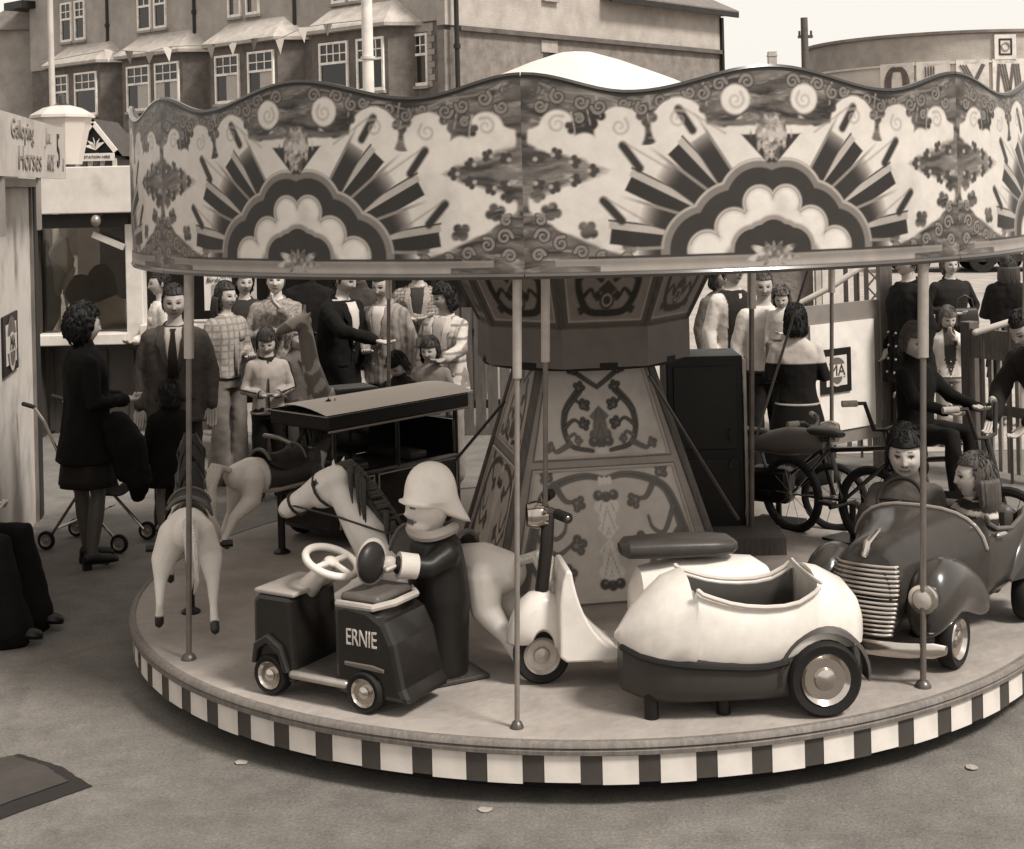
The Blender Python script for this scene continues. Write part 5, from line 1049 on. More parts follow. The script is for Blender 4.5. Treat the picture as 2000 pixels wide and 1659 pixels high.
# ---- dark pedal car with two children
pw, pr_ = gz(1862, 1304, ZD), gz(1985, 1200, ZD); fw = Vector((-.60, -.80, 0)); fw.normalize(); lf = Vector((-fw.y, fw.x, 0)); car_c = pw-fw*.42-lf*.275
t = thing('pedal_car', 'dark glossy toy roadster with chrome grille carrying two children', 'toy car', (car_c.x, car_c.y, ZD), heading(fw.x, fw.y)); CARW = WM[t]
BL = mat(.062, 'gloss', .2); CH = mat(.62, 'chrome', .22)
def csec(y, w, zb, zt, zs, e=2.3): return superell(y, 0, w, zb, zt, e=e)
fr_ = [(-.735, .122, .18, .50, 2.6), (-.71, .150, .16, .55, 2.5), (-.66, .165, .15, .575, 2.2), (-.50, .185, .14, .585, 2.4), (-.30, .24, .13, .60, 2.5), (-.14, .295, .12, .612, 2.7), (-.08, .325, .12, .618, 2.8)]
ckp = [(-.07, .328, .12, .60), (-.05, .33, .12, .565), (.06, .332, .12, .52), (.25, .335, .12, .485), (.42, .335, .12, .51), (.46, .33, .12, .54)]
rr2 = [(.47, .33, .12, .585, 2.3), (.58, .31, .13, .56, 2.3), (.72, .25, .16, .46, 2.2), (.80, .15, .20, .36, 2.0), (.83, .04, .25, .30, 2.0)]
FLAGS.clear(); q = MB(); q.loft([superell(y, 0, w, zb, zt, e=e) for y, w, zb, zt, e in fr_]+[superell(y, 0, w, zb, zt+.14, rim=(zt, .20), e=2.6) for y, w, zb, zt in ckp]+[superell(y, 0, w, zb, zt, e=e) for y, w, zb, zt, e in rr2])
cbody = q.build('body', mat(0, 'attr', .17), t); tone_attr(cbody.data, [.035 if f else .062 for f in FLAGS])
q = MB(); q.tube([p+Vector((0, -.002, .004)) for p in superell(-.078, 0, .325, .12, .618, e=2.8)[8:21]], .010, 8); q.build('cowl_edge', mat(.30, 'gloss'), cbody)
for sx in (-1, 1):
    q = MB(); q.tube([(sx*(w-.012), y, zt+.003) for y, w, zb, zt in ckp], .011, 8); q.build('cockpit_edge', mat(.12, 'leather'), cbody)
    q = MB(); secs = []                       # sweeping front wing
    for y, zc, rz, rx, xo in ((-.70, .26, .06, .05, .24), (-.66, .31, .135, .095, .245), (-.58, .345, .16, .11, .25), (-.46, .365, .15, .11, .255), (-.32, .345, .115, .085, .265), (-.18, .28, .10, .06, .285), (-.05, .20, .07, .035, .30)):
        secs.append([Vector((sx*(xo+rx*math.cos(a)), y, max(zc+rz*math.sin(a), .17 if -.55 < y < -.3 else 0))) for a in np.linspace(0, 6.2832, 17)[:-1]])
    q.loft(secs); o = q.build('front_wing', BL, t); s_ = o.modifiers.new('s', 'SUBSURF'); s_.levels = 1; s_.render_levels = 1
    q = MB(); q.lathe([(0, -.03), (.045, -.028), (.058, .0), (.05, .05), (.0, .10)], (sx*.262, -.70, .372), 'Y', 20); hl_ = q.build('headlamp', BL, t)
    q = MB(); q.lathe([(.046, -.032), (.062, -.03), (.064, -.012), (.054, -.008)], (sx*.262, -.70, .372), 'Y', 24); q.build('lamp_rim', CH, hl_)
    q = MB(); q.lathe([(0, -.04), (.03, -.037), (.046, -.028)], (sx*.262, -.70, .372), 'Y', 20); q.build('lens', mat(.45, 'glass'), hl_)
    q = MB(); secs = []
    for y, zc, rz, rx in ((.22, .22, .04, .02), (.30, .26, .12, .05), (.42, .28, .17, .07), (.54, .27, .16, .07), (.66, .24, .10, .05), (.72, .22, .04, .02)): secs.append([Vector((sx*(.315+rx*math.cos(a)), y, max(zc+rz*math.sin(a), .24))) for a in np.linspace(0, 6.2832, 17)[:-1]])
    q.loft(secs); q.build('rear_wing', BL, t)
    wheel(t, (sx*.275, -.42, .13), .13, .075, .60, rk=.70); wheel(t, (sx*.32, .46, .13), .13, .075, .60, rk=.74)
q = MB()
for k in range(16):
    z = .195+k*.0195; w = .120+.032*math.sin(k/15*2.2); d_ = -.745-.012+.02*(k/15)**2
    q.tube([(w*math.sin(a), d_+.05*(1-math.cos(a)), z) for a in np.linspace(-1.35, 1.35, 11)], .0075 if k != 8 else .003, 6)
q.build('grille', CH, t)
q = MB(); q.loft([[Vector((w*math.sin(a), -.738+.05*(1-math.cos(a)), z)) for a in np.linspace(-1.4, 1.4, 9)] for z, w in ((.185, .118), (.30, .134), (.40, .146), (.495, .138))], closed=False, cap=False); q.build('grille_back', mat(.03, 'dark'), t)
q = MB(); q.tube([(.006, y, z) for y, z in ((-.73, .53), (-.70, .575), (-.60, .60), (-.54, .606))], [.016, .016, .011, .005], 8); q.build('bonnet_badge', CH, t)
q = MB()
q.loft([[Vector((x, -.785+.13*abs(x/.34)**2.2+.018*math.cos(a), .150+.034*math.sin(a)*(1 if abs(x) < .32 else .6))) for a in np.linspace(0, 6.2832, 11)[:-1]] for x in np.linspace(-.335, .335, 17)])
q.build('front_bumper', CH, t)
rbox('seat', (0, .27, .25), (.54, .34, .08), mat(.1, 'leather'), t, .03); rbox('seat_back', (0, .44, .42), (.54, .07, .26), mat(.09, 'leather'), t, .03)
rbox('dashboard', (0, -.045, .50), (.50, .03, .12), mat(.09, 'paint'), t, .01)
ca = Vector((-.15, .06, .600)); M3 = Matrix.Rotation(R(62), 3, 'X')
q = MB(); q.tube([M3 @ Vector((.112*math.cos(a), .112*math.sin(a), 0))+ca for a in np.linspace(0, 6.2832, 29)[:-1]], .010, 8, closed=True); q.tube([M3 @ Vector((-.11, 0, 0))+ca, ca, M3 @ Vector((.11, 0, 0))+ca], .008, 6); q.tube([ca, Vector((-.15, -.06, .53))], .012, 8); q.build('steering_wheel', mat(.03, 'rubber'), t)
q = MB(); q.tube([(.335, .02, .50), (.345, .10, .495)], .011, 8); q.build('door_handle', CH, t)
# ---- roofed wagon on the far side
wpx = Vector((-.93, 9.35, 0)); t = thing('toy_wagon', 'dark roofed toy wagon with cream top on the far side of the platform', 'toy wagon', (wpx.x, wpx.y, ZD), tang(wpx)); BK = mat(.022, 'gloss')
rbox('lower_body', (0, 0, .26), (.50, 1.10, .36), BK, t, .03); rbox('end_panel', (0, -.50, .54), (.48, .03, .22), BK, t, .006); rbox('back_panel', (.235, -.1, .58), (.02, .8, .28), BK, t, .006); rbox('fascia', (0, 0, .772), (.56, 1.20, .095), mat(.025, 'paint'), t, .01)
q = MB(); q.grid(lambda u, v: Vector(((u-.5)*.60, (v-.5)*1.26, .822+.045*math.cos((u-.5)*3.0))), 12, 4); q.grid(lambda u, v: Vector(((u-.5)*.60, (v-.5)*1.26, .815)), 2, 2); q.build('roof', mat(.72, 'canvas'), t)
for x in (-.23, .23):
    for y in (-.52, 0, .52): q = MB(); q.cyl((x, y, .38), (x, y, .72), .016, n=8); q.build('post', BK, t)
for y in (-.2, .3): rbox('bench', (0, y, .46), (.44, .14, .05), mat(.06, 'leather'), t, .015)
for y in (-.35, .36):
    for sx in (-1, 1): wheel(t, (sx*.26, y, .13), .13, .05, .3)
q = MB(); q.tube([(0, .58, .60), (.12, .66, .66), (.26, .66, .66)], .014, 8); q.build('grab_rail', mat(.3, 'metal'), t)
for y0, y1 in ((-.50, -.18), (-.14, .18), (.22, .50)):
    q = MB(); q.tube([(-.253, y0, .12), (-.253, y1, .12), (-.253, y1, .40), (-.253, y0, .40)], .006, 5, closed=True); q.build('lining', mat(.35, 'paint'), t)
q = MB(); q.tube([(-.285, -.60, .722), (-.285, .60, .722)], .007, 6); q.build('drip_rail', mat(.3, 'paint'), t)
# ---- long necked ride animal
gp_ = at(688, 800, 9.95); t = thing('toy_giraffe', 'blotched long-necked ride animal rising behind the dark wagon', 'toy giraffe', (gp_.x, gp_.y, ZD), R(-62))
b = MB(); b.tube([(0, .24, .62), (0, 0, .66), (0, -.2, .72)], [.13, .15, .12], 14); b.tube([(0, -.22, .74), (0, -.29, 1.0), (0, -.33, 1.26)], [.09, .062, .05], 12); b.tube([(0, -.33, 1.29), (0, -.43, 1.27), (0, -.50, 1.24)], [.055, .045, .032], 12)
for sx in (-1, 1):
    b.tube([(sx*.07, -.2, .64), (sx*.07, -.2, .35), (sx*.07, -.2, .03)], [.06, .035, .03]); b.tube([(sx*.07, .2, .6), (sx*.07, .24, .35), (sx*.07, .22, .03)], [.07, .04, .03]); b.tube([(sx*.05, -.32, 1.33), (sx*.09, -.31, 1.36)], [.02, .008], 8); b.tube([(sx*.02, -.33, 1.33), (sx*.022, -.33, 1.40)], [.010, .012], 8)
remeshed('body', b, mat(0, 'fur'), t, .012, 3, tone=.40, paint=lambda co, tn: np.where(np.array([noise.noise(Vector(p)*13) for p in co]) > .02, .17, tn)); rbox('saddle', (0, 0, .80), (.26, .3, .06), mat(.05, 'leather'), t, .02)
# ---- bicycles and motorcycle rides on the right
def bike(label, pos, rot, s=1.0, motor=False, high=True):
    t = thing('toy_motorcycle' if motor else 'toy_bicycle', label, 'toy motorcycle' if motor else 'toy bicycle', (pos.x, pos.y, ZD), rot); V = lambda *p: Vector(p)*s
    for y in (-.38, .38):
        q = MB(); q.tube([V(0, y+.19*math.cos(a), .20+.19*math.sin(a)) for a in np.linspace(0, 6.2832, 33)[:-1]], .024*s, 8, closed=True); wh = q.build('wheel', mat(.018, 'rubber'), t)
        q = MB(); 
        for k in range(10): a = math.pi*k/5; q.tube([V(0, y, .20), V(0, y+.175*math.cos(a), .20+.175*math.sin(a))], .002*s, 4, round_=False)
        q.cyl(V(-.03, y, .2), V(.03, y, .2), .016*s, n=8); q.build('spokes', mat(.3, 'metal'), wh)
    q = MB(); q.tube([V(0, -.38, .2), V(0, -.30, .50), V(0, -.27, .62)], .015*s, 8); q.tube([V(0, -.30, .48), V(0, .02, .22), V(0, .12, .55)], .014*s, 8); q.tube([V(0, -.29, .54), V(0, .10, .48)], .014*s, 8); q.tube([V(0, .02, .22), V(0, .38, .2), V(0, .11, .48)], .010*s, 8); q.build('frame', mat(.03, 'gloss'), t)
    q = MB(); hz = .16 if high else .05; q.tube([V(-.21, -.18, .62+hz), V(-.13, -.24, .62+hz), V(-.085, -.26, .64), V(0, -.27, .63), V(.085, -.26, .64), V(.13, -.24, .62+hz), V(.21, -.18, .62+hz)], .012*s, 8); hb_ = q.build('handlebar', mat(.06, 'metal'), t)
    for sx in (-1, 1): q = MB(); q.cyl(V(sx*.16, -.215, .62+hz), V(sx*.225, -.17, .62+hz), .017*s, n=10); q.build('grip', mat(.4, 'rubber'), hb_)
    q = MB(); q.loft([superell(y*s, 0, w*s, zb*s, zt*s) for y, w, zb, zt in ((.02, .03, .555, .58), (.06, .05, .55, .595), (.18, .075, .55, .60), (.22, .05, .56, .595))]); q.build('saddle', mat(.05, 'leather'), t)
    q = MB(); q.cyl(V(-.11, .02, .2), V(.11, .02, .2), .012*s, n=8); q.box(V(.11, .0, .18), (.05*s, .09*s, .018*s)); q.box(V(-.11, .04, .22), (.05*s, .09*s, .018*s)); q.build('pedals', mat(.05, 'metal'), t)
    if motor:
        q = MB(); q.loft([superell(y*s, 0, w*s, zb*s, zt*s) for y, w, zb, zt in ((-.32, .03, .50, .55), (-.26, .08, .46, .61), (-.1, .10, .44, .62), (.08, .09, .45, .57), (.30, .08, .46, .56), (.40, .03, .48, .53))]); q.build('tank_cover', mat(.16, 'paint', .5), t)
        q = MB(); q.lathe([(0, -.06), (.06, -.05), (.075, .0), (.06, .05), (0, .07)], V(0, -.36, .60), 'Y', 18); q.build('headlamp', mat(.4, 'chrome'), t)
        rbox('engine', V(0, .02, .25), (.16*s, .26*s, .22*s), mat(.03, 'metal'), t, .03)
    q = MB(); q.cyl(V(.05, 0, 0), V(.05, 0, .2), .02, n=8); q.box((.05, 0, .008), (.2, .3, .014)); q.build('mount', mat(.03, 'metal'), t)
    return t
p = gz(1655, 1060, ZD); bike('empty dark toy bicycle with high handlebars beside the pedal car', p, R(38), 1.12)
p = gz(1522, 1030, ZD); BIKEM = bike('grey bodied toy motorcycle behind the scooter, left of the bicycle', p+Vector((0, .1, 0)), R(60), 1.0, True, False)
p = at(1835, 1000, 8.25); BIKER = bike("dark toy bicycle behind the pedal car, ridden by a child in black", p, R(42), 1.15)
# ================================================================== people
def head_mesh(s, skin, hair_v, M, c, child=False):
    nu, nv = 72, 54; ph = np.linspace(0, 2*np.pi, nu, endpoint=False)+np.pi/2; th = np.linspace(0.03, np.pi-.03, nv); P, T = np.meshgrid(ph, th)
    rx, ry, rz = .077, .097, .118
    x = rx*np.sin(T)*np.cos(P); y = ry*np.sin(T)*np.sin(P); z = rz*np.cos(T); Zn = z/rz; Yf = -y/ry; ax = np.abs(x)
    lo = np.clip(-Zn, 0, 1); x = x*(1-(.20 if child else .26)*lo**1.6); y = np.where(Yf < 0, y*(1-.45*lo**1.3), y); y = np.where((Yf > 0), y*(1-.10*lo), y); ax = np.abs(x)
    fr = np.clip((Yf-.1)/.4, 0, 1); g = lambda a, b: np.exp(-(a/b)**2)
    k = .75 if child else 1.0
    d = k*(.020*g(x, .012)*g(z+.024, .014)+.010*g(x, .011)*g(z-.0, .022))-.0095*g(ax-.031, .015)*g(z-.010, .012)+.004*g(ax-.028, .02)*g(z-.032, .010)+.005*g(x, .022)*g(z+.056, .009)-.004*g(x, .024)*g(z+.0575, .003)+.006*g(x, .018)*g(z+.092, .014)+.006*g(ax-.042, .018)*g(z+.022, .018)-.003*g(x, .03)*g(z+.074, .008)
    y = y-d*fr; tn = np.full(x.shape, skin); m = fr > .3
    put = lambda cond, v: np.where(cond & m, v, tn)
    zm = z+.060-9*ax**2; tn = put((ax < .027) & (np.abs(zm) < .0062), skin*.62); tn = put((ax < .026) & (np.abs(zm) < .0022), skin*.3)
    tn = put((np.abs(ax-.031) < .0165) & (np.abs(z-.035+3.5*(ax-.029)**2) < (.0026 if child else .0036)), min(hair_v*1.3+.03, skin*.6))
    tn = put(((ax-.031)/.0155)**2+((z-.011)/.0068)**2 < 1, .30); tn = put(((ax-.031)/.0085)**2+((z-.011)/.0078)**2 < 1, .02); tn = put((np.abs(ax-.031) < .0165) & (np.abs(z-.0185) < .0026), .06); tn = put((np.abs(ax-.009) < .005) & (np.abs(z+.034) < .0035), skin*.35)
    V = np.stack([x, y, z], -1).reshape(-1, 3)*s; Mn = np.array(M.to_3x3()); V = V @ Mn.T+np.array(c); F_ = [(j*nu+i, j*nu+(i+1) % nu, (j+1)*nu+(i+1) % nu, (j+1)*nu+i) for j in range(nv-1) for i in range(nu)]
    return [tuple(p) for p in V], F_, tn.ravel()
def hair_mesh(style, s, M, c):
    q = MB(); nu, nv = 64, 40; rx, ry, rz = .077, .097, .118; K = dict(short=1.09, bowl=1.17, long=1.13, bob=1.20, curly=1.34)[style]; vs = []; keep = {}
    off = Vector((0, .012, .012)) if style != 'curly' else Vector((0, .026, .016)); rnd = random.uniform(0, 50)
    for j in range(nv+1):
        t = math.pi*j/nv
        for i in range(nu):
            p = 2*math.pi*i/nu; d = Vector((math.sin(t)*math.cos(p), math.sin(t)*math.sin(p), math.cos(t))); f = -d.y
            hl = dict(short=.50, bowl=.36, long=.46, bob=.34, curly=.44)[style]; side = dict(short=-.12, bowl=-.42, long=-1.1, bob=-.85, curly=-.70)[style]; nape = dict(short=-.50, bowl=-.62, long=-1.1, bob=-.90, curly=-.80)[style]
            lim = hl if f > .42 else (side+(hl-side)*max(0, (f-.12)/.30)**1.5 if f > .12 else side+(nape-side)*min(1, max(0, -f+.12)))
            keep[(j, i)] = d.z > lim; low = max(0, -d.z)
            wv = noise.noise(Vector((math.atan2(d.y, d.x)*4.5, d.z*1.2, rnd)))*.03+noise.noise(Vector((math.atan2(d.y, d.x)*12, d.z*2, rnd+5)))*.018
            if style == 'curly': wv = noise.noise(d*6+Vector((rnd, 0, 0)))*.16+noise.noise(d*13+Vector((rnd, 0, 0)))*.07
            if style in ('bob', 'bowl') and d.z < .3: wv += .05*min(1, (.3-d.z))
            k = K+wv; r = Vector((rx*d.x, ry*d.y, rz*d.z)); 
            if style in ('long', 'bob', 'bowl') and d.z < -.1: r.x = rx*d.x/max(.35, math.sin(t))*min(1, math.sin(t)+.28); r.y = ry*d.y/max(.35, math.sin(t))*min(1, math.sin(t)+.28)
            vs.append(M @ ((r*k+off)*s)+Vector(c))
    fs = [(j*nu+i, j*nu+(i+1) % nu, (j+1)*nu+(i+1) % nu, (j+1)*nu+i) for j in range(nv) for i in range(nu) if keep[(j, i)] or keep[(min(j+1, nv), i)] and keep[(j, (i+1) % nu)]]
    used = sorted({i for f in fs for i in f}); mp = {o: n for n, o in enumerate(used)}; q.add([vs[i] for i in used], [tuple(mp[i] for i in f) for f in fs])
    cand = [(j, i) for j in range(2, nv-1) for i in range(nu) if keep[(j, i)] and (keep[(min(nv, j+5), i)] or math.sin(2*math.pi*i/nu) > -.25)]
    for j, i in random.sample(cand, min(len(cand), 300)):       # loose locks over the shell
        p0 = vs[j*nu+i]; ii = (i+random.choice((-1, 0, 0, 1))) % nu; st = random.choice((3, 4, 6)); p1 = vs[min(nv, j+st//2)*nu+ii]; p2 = vs[min(nv, j+st)*nu+(ii+random.choice((-1, 0, 1))) % nu]
        cc_ = Vector(c); e = lambda p, k: cc_+(p-cc_)*k; q.tube([p0, e(p1, 1.012+random.uniform(0, .015)), e(p2, 1.005+random.uniform(-.01, .045))], [.0026*s, .0036*s, .001*s], 3)
    if style == 'long':
        for k in range(15):
            a = math.pi*(-.08+1.16*k/14); b0 = Vector((.082*math.cos(a), .035+.075*math.sin(a), -.02)); ln = .20+.05*math.sin(k*3.1); q.tube([M @ (b0*s)+Vector(c), M @ ((b0+Vector((.008*math.cos(a), .005, -ln*.5)))*s)+Vector(c), M @ ((b0+Vector((-.004*math.cos(a), -.005, -ln)))*s)+Vector(c)], [.026*s, .026*s, .010*s], 7)
    return q
ARMS = dict(down=((.235, .03, 1.15), (.25, -.05, .90)), hold=((.25, .0, 1.14), (.07, -.25, 1.12)), mouth=((.23, -.12, 1.17), (.045, -.21, 1.41)), pocket=((.30, .07, 1.17), (.20, -.06, .97)), reach=((.22, -.22, 1.28), (.14, -.47, 1.24)), wheel=((.24, -.12, 1.17), (.10, -.34, 1.18)), bar=((.25, -.16, 1.2), (.20, -.40, 1.15)), carry=((.27, -.02, 1.13), (.02, -.26, 1.10)), fold=((.25, -.05, 1.15), (-.02, -.20, 1.20)))
TPROF = [(.58, .205, .165, 0), (.70, .19, .15, 0), (.80, .178, .135, .005), (.88, .170, .125, .008), (.96, .165, .118, .005), (1.06, .150, .108, 0), (1.18, .160, .114, -.004), (1.30, .178, .118, -.004), (1.38, .182, .106, 0), (1.435, .150, .085, .006), (1.47, .085, .066, .010), (1.50, .060, .060, .010)]
def person(label, pos, h, rot, hair=('short', .04), top=('jacket', .05, 'cloth'), bottom=('trousers', .05), arms=('down', 'down'), head=(0, 0), hs=1.0, skin=.43, lean=0, sit=None, wd=1.0, shirt=None, tie=None, shoes=.025, z0=0.0, hem=None, stocking=None, buttons=None, paint=None, collar=None, group=None, twist=0, knees=None, pattern=None, name='person'):
    s = h/(1.63+.118*hs); t = thing(name, label, 'person', (pos[0], pos[1], z0), R(rot), group)
    dz = 0 if sit is None else sit/s-.88; ln = R(lean); cl, sn = math.cos(ln), math.sin(ln); tw = Matrix.Rotation(R(twist), 3, 'Z')
    def U(p):
        p = tw @ Vector(p); y, z = p.y, p.z-.95; return Vector((p.x, y*cl-z*sn, .95+z*cl+y*sn+dz))*s
    def Lw(p): return Vector((p[0], p[1], p[2]+dz))*s
    hipz = .93
    def legs(sx):
        if sit is None: kn = knees or (0, 0); k = kn[0] if sx < 0 else kn[1]; return [(sx*.085, 0, .90), (sx*.10, -.03-k, .50), (sx*.105, -.0+k*.3, .085)]
        return [(sx*.085, 0, .92), (sx*.13, -.40, .945), (sx*.13, -.44, .52)]
    def arm(i):
        sx = (-1, 1)[i]; a = arms[i]; e, w = ARMS[a] if isinstance(a, str) else a
        return [U((sx*.165*wd, .0, 1.395)), U((sx*e[0]*wd, e[1], e[2])), U((sx*w[0], w[1], w[2]))]
    def ring(z, rx, ry, cy, inf, n=20): return [U((math.copysign(abs(math.cos(a))**.85, math.cos(a))*(rx*wd+inf), math.copysign(abs(math.sin(a))**.9, math.sin(a))*(ry+inf)+cy, z)) for a in np.linspace(0, 2*math.pi, n+1)[:-1]]
    def prof(z):
        for a, b in zip(TPROF[:-1], TPROF[1:]):
            if a[0] <= z <= b[0]: k = (z-a[0])/(b[0]-a[0]); return [a[i]+(b[i]-a[i])*k for i in range(4)]
        return list(TPROF[0] if z < TPROF[0][0] else TPROF[-1])
    def torso(z0_, z1_, inf, n=11, flare=0): return [ring(z, *(lambda p: (p[1]+flare*(1-k/(n-1))**2, p[2]+flare*(1-k/(n-1))**2, p[3]))(prof(z)), inf) for k, z in ((k, z0_+(z1_-z0_)*k/(n-1)) for k in range(n))]
    # body: one continuous surface, with head and hands
    b = MB(); b.loft(torso(.84, 1.50, -.012)); b.tube([U((0, .012, 1.42)), U((0, .0, 1.55))], [.056*s*(hs**.5), .052*s*(hs**.5)], 12)
    for i in (0, 1):
        A = arm(i); b.tube(A, [.046*s, .038*s, .027*s], 10); l = [Lw(p) for p in legs((-1, 1)[i])]
        b.tube([l[0], l[0].lerp(l[1], .5), l[1], l[1].lerp(l[2], .35), l[2]], [.082*s, .072*s, .052*s, .056*s, .036*s], 12); b.tube([l[2], l[2]+Vector((0, -.10, -.045))*s], [.036*s, .03*s], 8)
    extra = []; hc = U((0, -.012, 1.635)); Mh = Matrix.Rotation(ln, 3, 'X') @ Matrix.Rotation(R(head[0]), 3, 'Z') @ Matrix.Rotation(R(head[1]), 3, 'X')
    extra.append(head_mesh(s*hs, skin, hair[1], Mh, hc, hs > 1.1))
    for sx in (-1, 1): e = MB(); e.ell(Mh @ (Vector((sx*.077, .012, .0))*s*hs)+hc, (.010*s*hs, .020*s*hs, .030*s*hs), 8, 6, rot=Mh); extra.append((e.v, e.f, skin*.9))
    for i in (0, 1):
        A = arm(i); w = A[2]; d = (A[2]-A[1]).normalized(); sd_ = d.cross(Vector((0, 0, 1)) if abs(d.z) < .8 else Vector((0, -1, 0))).normalized(); nr = d.cross(sd_); hsz = s*(1+.15*(hs-1)); e = MB()
        for k in range(4): o = sd_*(-.028+.0187*k)*hsz; L_ = (.075, .085, .08, .065)[k]; e.tube([w+o*.6, w+d*.05*hsz+o, w+d*.09*hsz+o, w+d*(.09+L_*.45)*hsz+o-nr*.012*hsz, w+d*(.09+L_*.7)*hsz+o-nr*.035*hsz], [.015*hsz, .014*hsz, .0098*hsz, .0088*hsz, .0078*hsz], 7)
        sg = 1 if i else -1; e.tube([w+d*.02*hsz+sd_*.018*hsz*sg, w+d*.05*hsz+sd_*.045*hsz*sg, w+d*.09*hsz+sd_*.052*hsz*sg-nr*.012*hsz], [.014*hsz, .011*hsz, .009*hsz], 7); extra.append((e.v, e.f, skin))
    zleg = Lw((0, 0, .90)).z
    remeshed('body', b, mat(0, 'askin'), t, .0145*max(.8, s), 2, extra, skin, (lambda co, tn: np.where(co[:, 2] < zleg, stocking, tn)) if stocking is not None else None)
    if hair[0]: hair_mesh(hair[0], s*hs, Mh, hc).build('hair', mat(hair[1], 'hair'), t).modifiers.new('s', 'SOLIDIFY').thickness = .006
    # upper garment
    kind, tv, tm_ = top; inf = dict(jacket=.026, coat=.032, sweater=.016, shirt=.014, waistcoat=.016)[kind]; hz = hem if hem is not None else dict(jacket=.80, coat=.60, sweater=.90, shirt=.93, waistcoat=.90)[kind]
    if sit is not None: hz = max(hz, .86)
    g_ = MB(); g_.loft(torso(hz, 1.487 if kind in ('sweater', 'coat') else 1.475, inf, 13, .02 if kind in ('jacket', 'coat') else 0))
    for i in (0, 1):
        A = arm(i); g_.tube([A[0], A[1], A[1].lerp(A[2], .93)], [.066*s, (.054+inf*.3)*s, (.040+inf*.35)*s], 12)
    if kind in ('sweater', 'coat'): g_.tube([U((0, .012, 1.45)), U((0, .005, 1.515))], [.078*s*hs**.5, .070*s*hs**.5], 12)
    garment = remeshed(kind, g_, mat(tv, tm_) if paint is None else mat(0, 'acloth'), t, .0135*max(.8, s), 2, tone=None if paint is None else tv, paint=paint, disp=(.011 if kind in ('jacket', 'coat', 'sweater') else .006)*s, dsc=9 if kind != 'shirt' else 14)
    def fy(x, z, o): p = prof(z); k = max(0, 1-(abs(x)/(p[1]*wd+inf))**2.2); return -(p[2]+inf)*k**.5+p[3]-o
    def patch(nm, pts, m, o=.008, thick=None):      # a panel lying on the chest: rows of (z, x0, x1)
        q = MB(); o = o+.006; secs = [[U((x0+(x1-x0)*k/6, fy(x0+(x1-x0)*k/6, z, o), z)) for k in range(7)] for z, x0, x1 in pts]; q.loft(secs, cap=False, closed=False); ob = q.build(nm, m, t); ob.modifiers.new('s', 'SOLIDIFY').thickness = .006; return ob
    if shirt is not None:
        patch('shirt', [(1.47, -.062, .062), (1.40, -.060, .060), (1.30, -.045, .045), (1.18, -.02, .02), (1.12, -.004, .004)], mat(shirt, 'cloth'), .009)
        for sx in (-1, 1): patch('lapel', [(1.465, sx*.062, sx*.100), (1.36, sx*.052, sx*.125), (1.33, sx*.05, sx*.100), (1.22, sx*.03, sx*.070), (1.12, sx*.003, sx*.02)], mat(tv*.9, tm_), .014)
    if tie is not None: patch('tie', [(1.462, -.022, .022), (1.44, -.014, .014), (1.30, -.030, .030), (1.12, -.040, .040)], mat(tie, 'tweed'), .017)
    if collar is not None:
        for sx in (-1, 1): patch('collar', [(1.475, sx*.02, sx*.085), (1.44, sx*.015, sx*.09), (1.405, sx*.04, sx*.07)], mat(collar, 'cloth'), .012)
    if buttons is not None:
        for k in range(4):
            z = 1.10-.10*k
            for sx in ((-1, 1) if buttons == 2 else (0,)): q = MB(); q.ell(U((sx*.05, fy(sx*.05, z, .018), z)), (.011*s,)*3, 8, 6); q.build('button', mat(.45, 'metal'), t)
    if pattern == 'zip': patch('zip', [(1.46, -.009, .009), (1.2, -.009, .009), (.93, -.009, .009)], mat(.06, 'metal'), .012)
    if pattern == 'zip':
        for i in (0, 1):
            A = arm(i); sd_ = Vector(((-1, 1)[i]*.066, 0, .02))*s
            q = MB(); q.tube([A[0]+sd_*1.1, A[1]+sd_*.9, A[1].lerp(A[2], .9)+sd_*.7], .013*s, 6); q.build('sleeve_stripe', mat(.05, 'cloth'), t)
            q = MB(); q.cyl(A[1].lerp(A[2], .88), A[1].lerp(A[2], .96), .046*s, n=12); q.build('cuff', mat(.05, 'knit'), t)
    if pattern == 'zip': q = MB(); q.tube([U((0, .012, 1.452)), U((0, .004, 1.50))], [.100*s*hs**.5, .080*s*hs**.5], 16, round_=False); q.build('collar', mat(.03, 'knit'), t)
    ringp = lambda z, k, o=0: [U(p) for p in [(math.cos(a)*(prof(z)[1]*wd+inf+o)*k, math.sin(a)*(prof(z)[2]+inf+o)*k+prof(z)[3], z) for a in np.linspace(0, 6.2832, 25)[:-1]]]
    if kind in ('shirt', 'sweater', 'waistcoat') and sit is None:
        q = MB(); q.tube(ringp(hz+.005, 1.0, .004), .013*s, 6, closed=True); q.build('belt' if kind == 'shirt' else 'waistband', mat(.03 if kind == 'shirt' else tv*.75, 'leather' if kind == 'shirt' else 'knit'), t)
    if kind in ('shirt', 'jacket', 'waistcoat') and pattern != 'zip':
        q = MB(); q.tube([U((math.cos(a)*.070*hs**.5, .012+math.sin(a)*.066*hs**.5, 1.478+.022*math.sin(a))) for a in np.linspace(-1.25, 4.39, 19)], [.012*s]+[.017*s]*17+[.012*s], 8); q.build('collar', mat(tv*.85 if shirt is None else tv, 'cloth'), t)
    if kind == 'shirt': patch('placket', [(1.45, -.014, .014), (1.2, -.014, .014), (.95, -.014, .014)], mat(tv*.8, 'cloth'), .007); patch('pocket', [(1.33, .05, .12), (1.25, .05, .12)], mat(tv*.86, 'cloth'), .006)
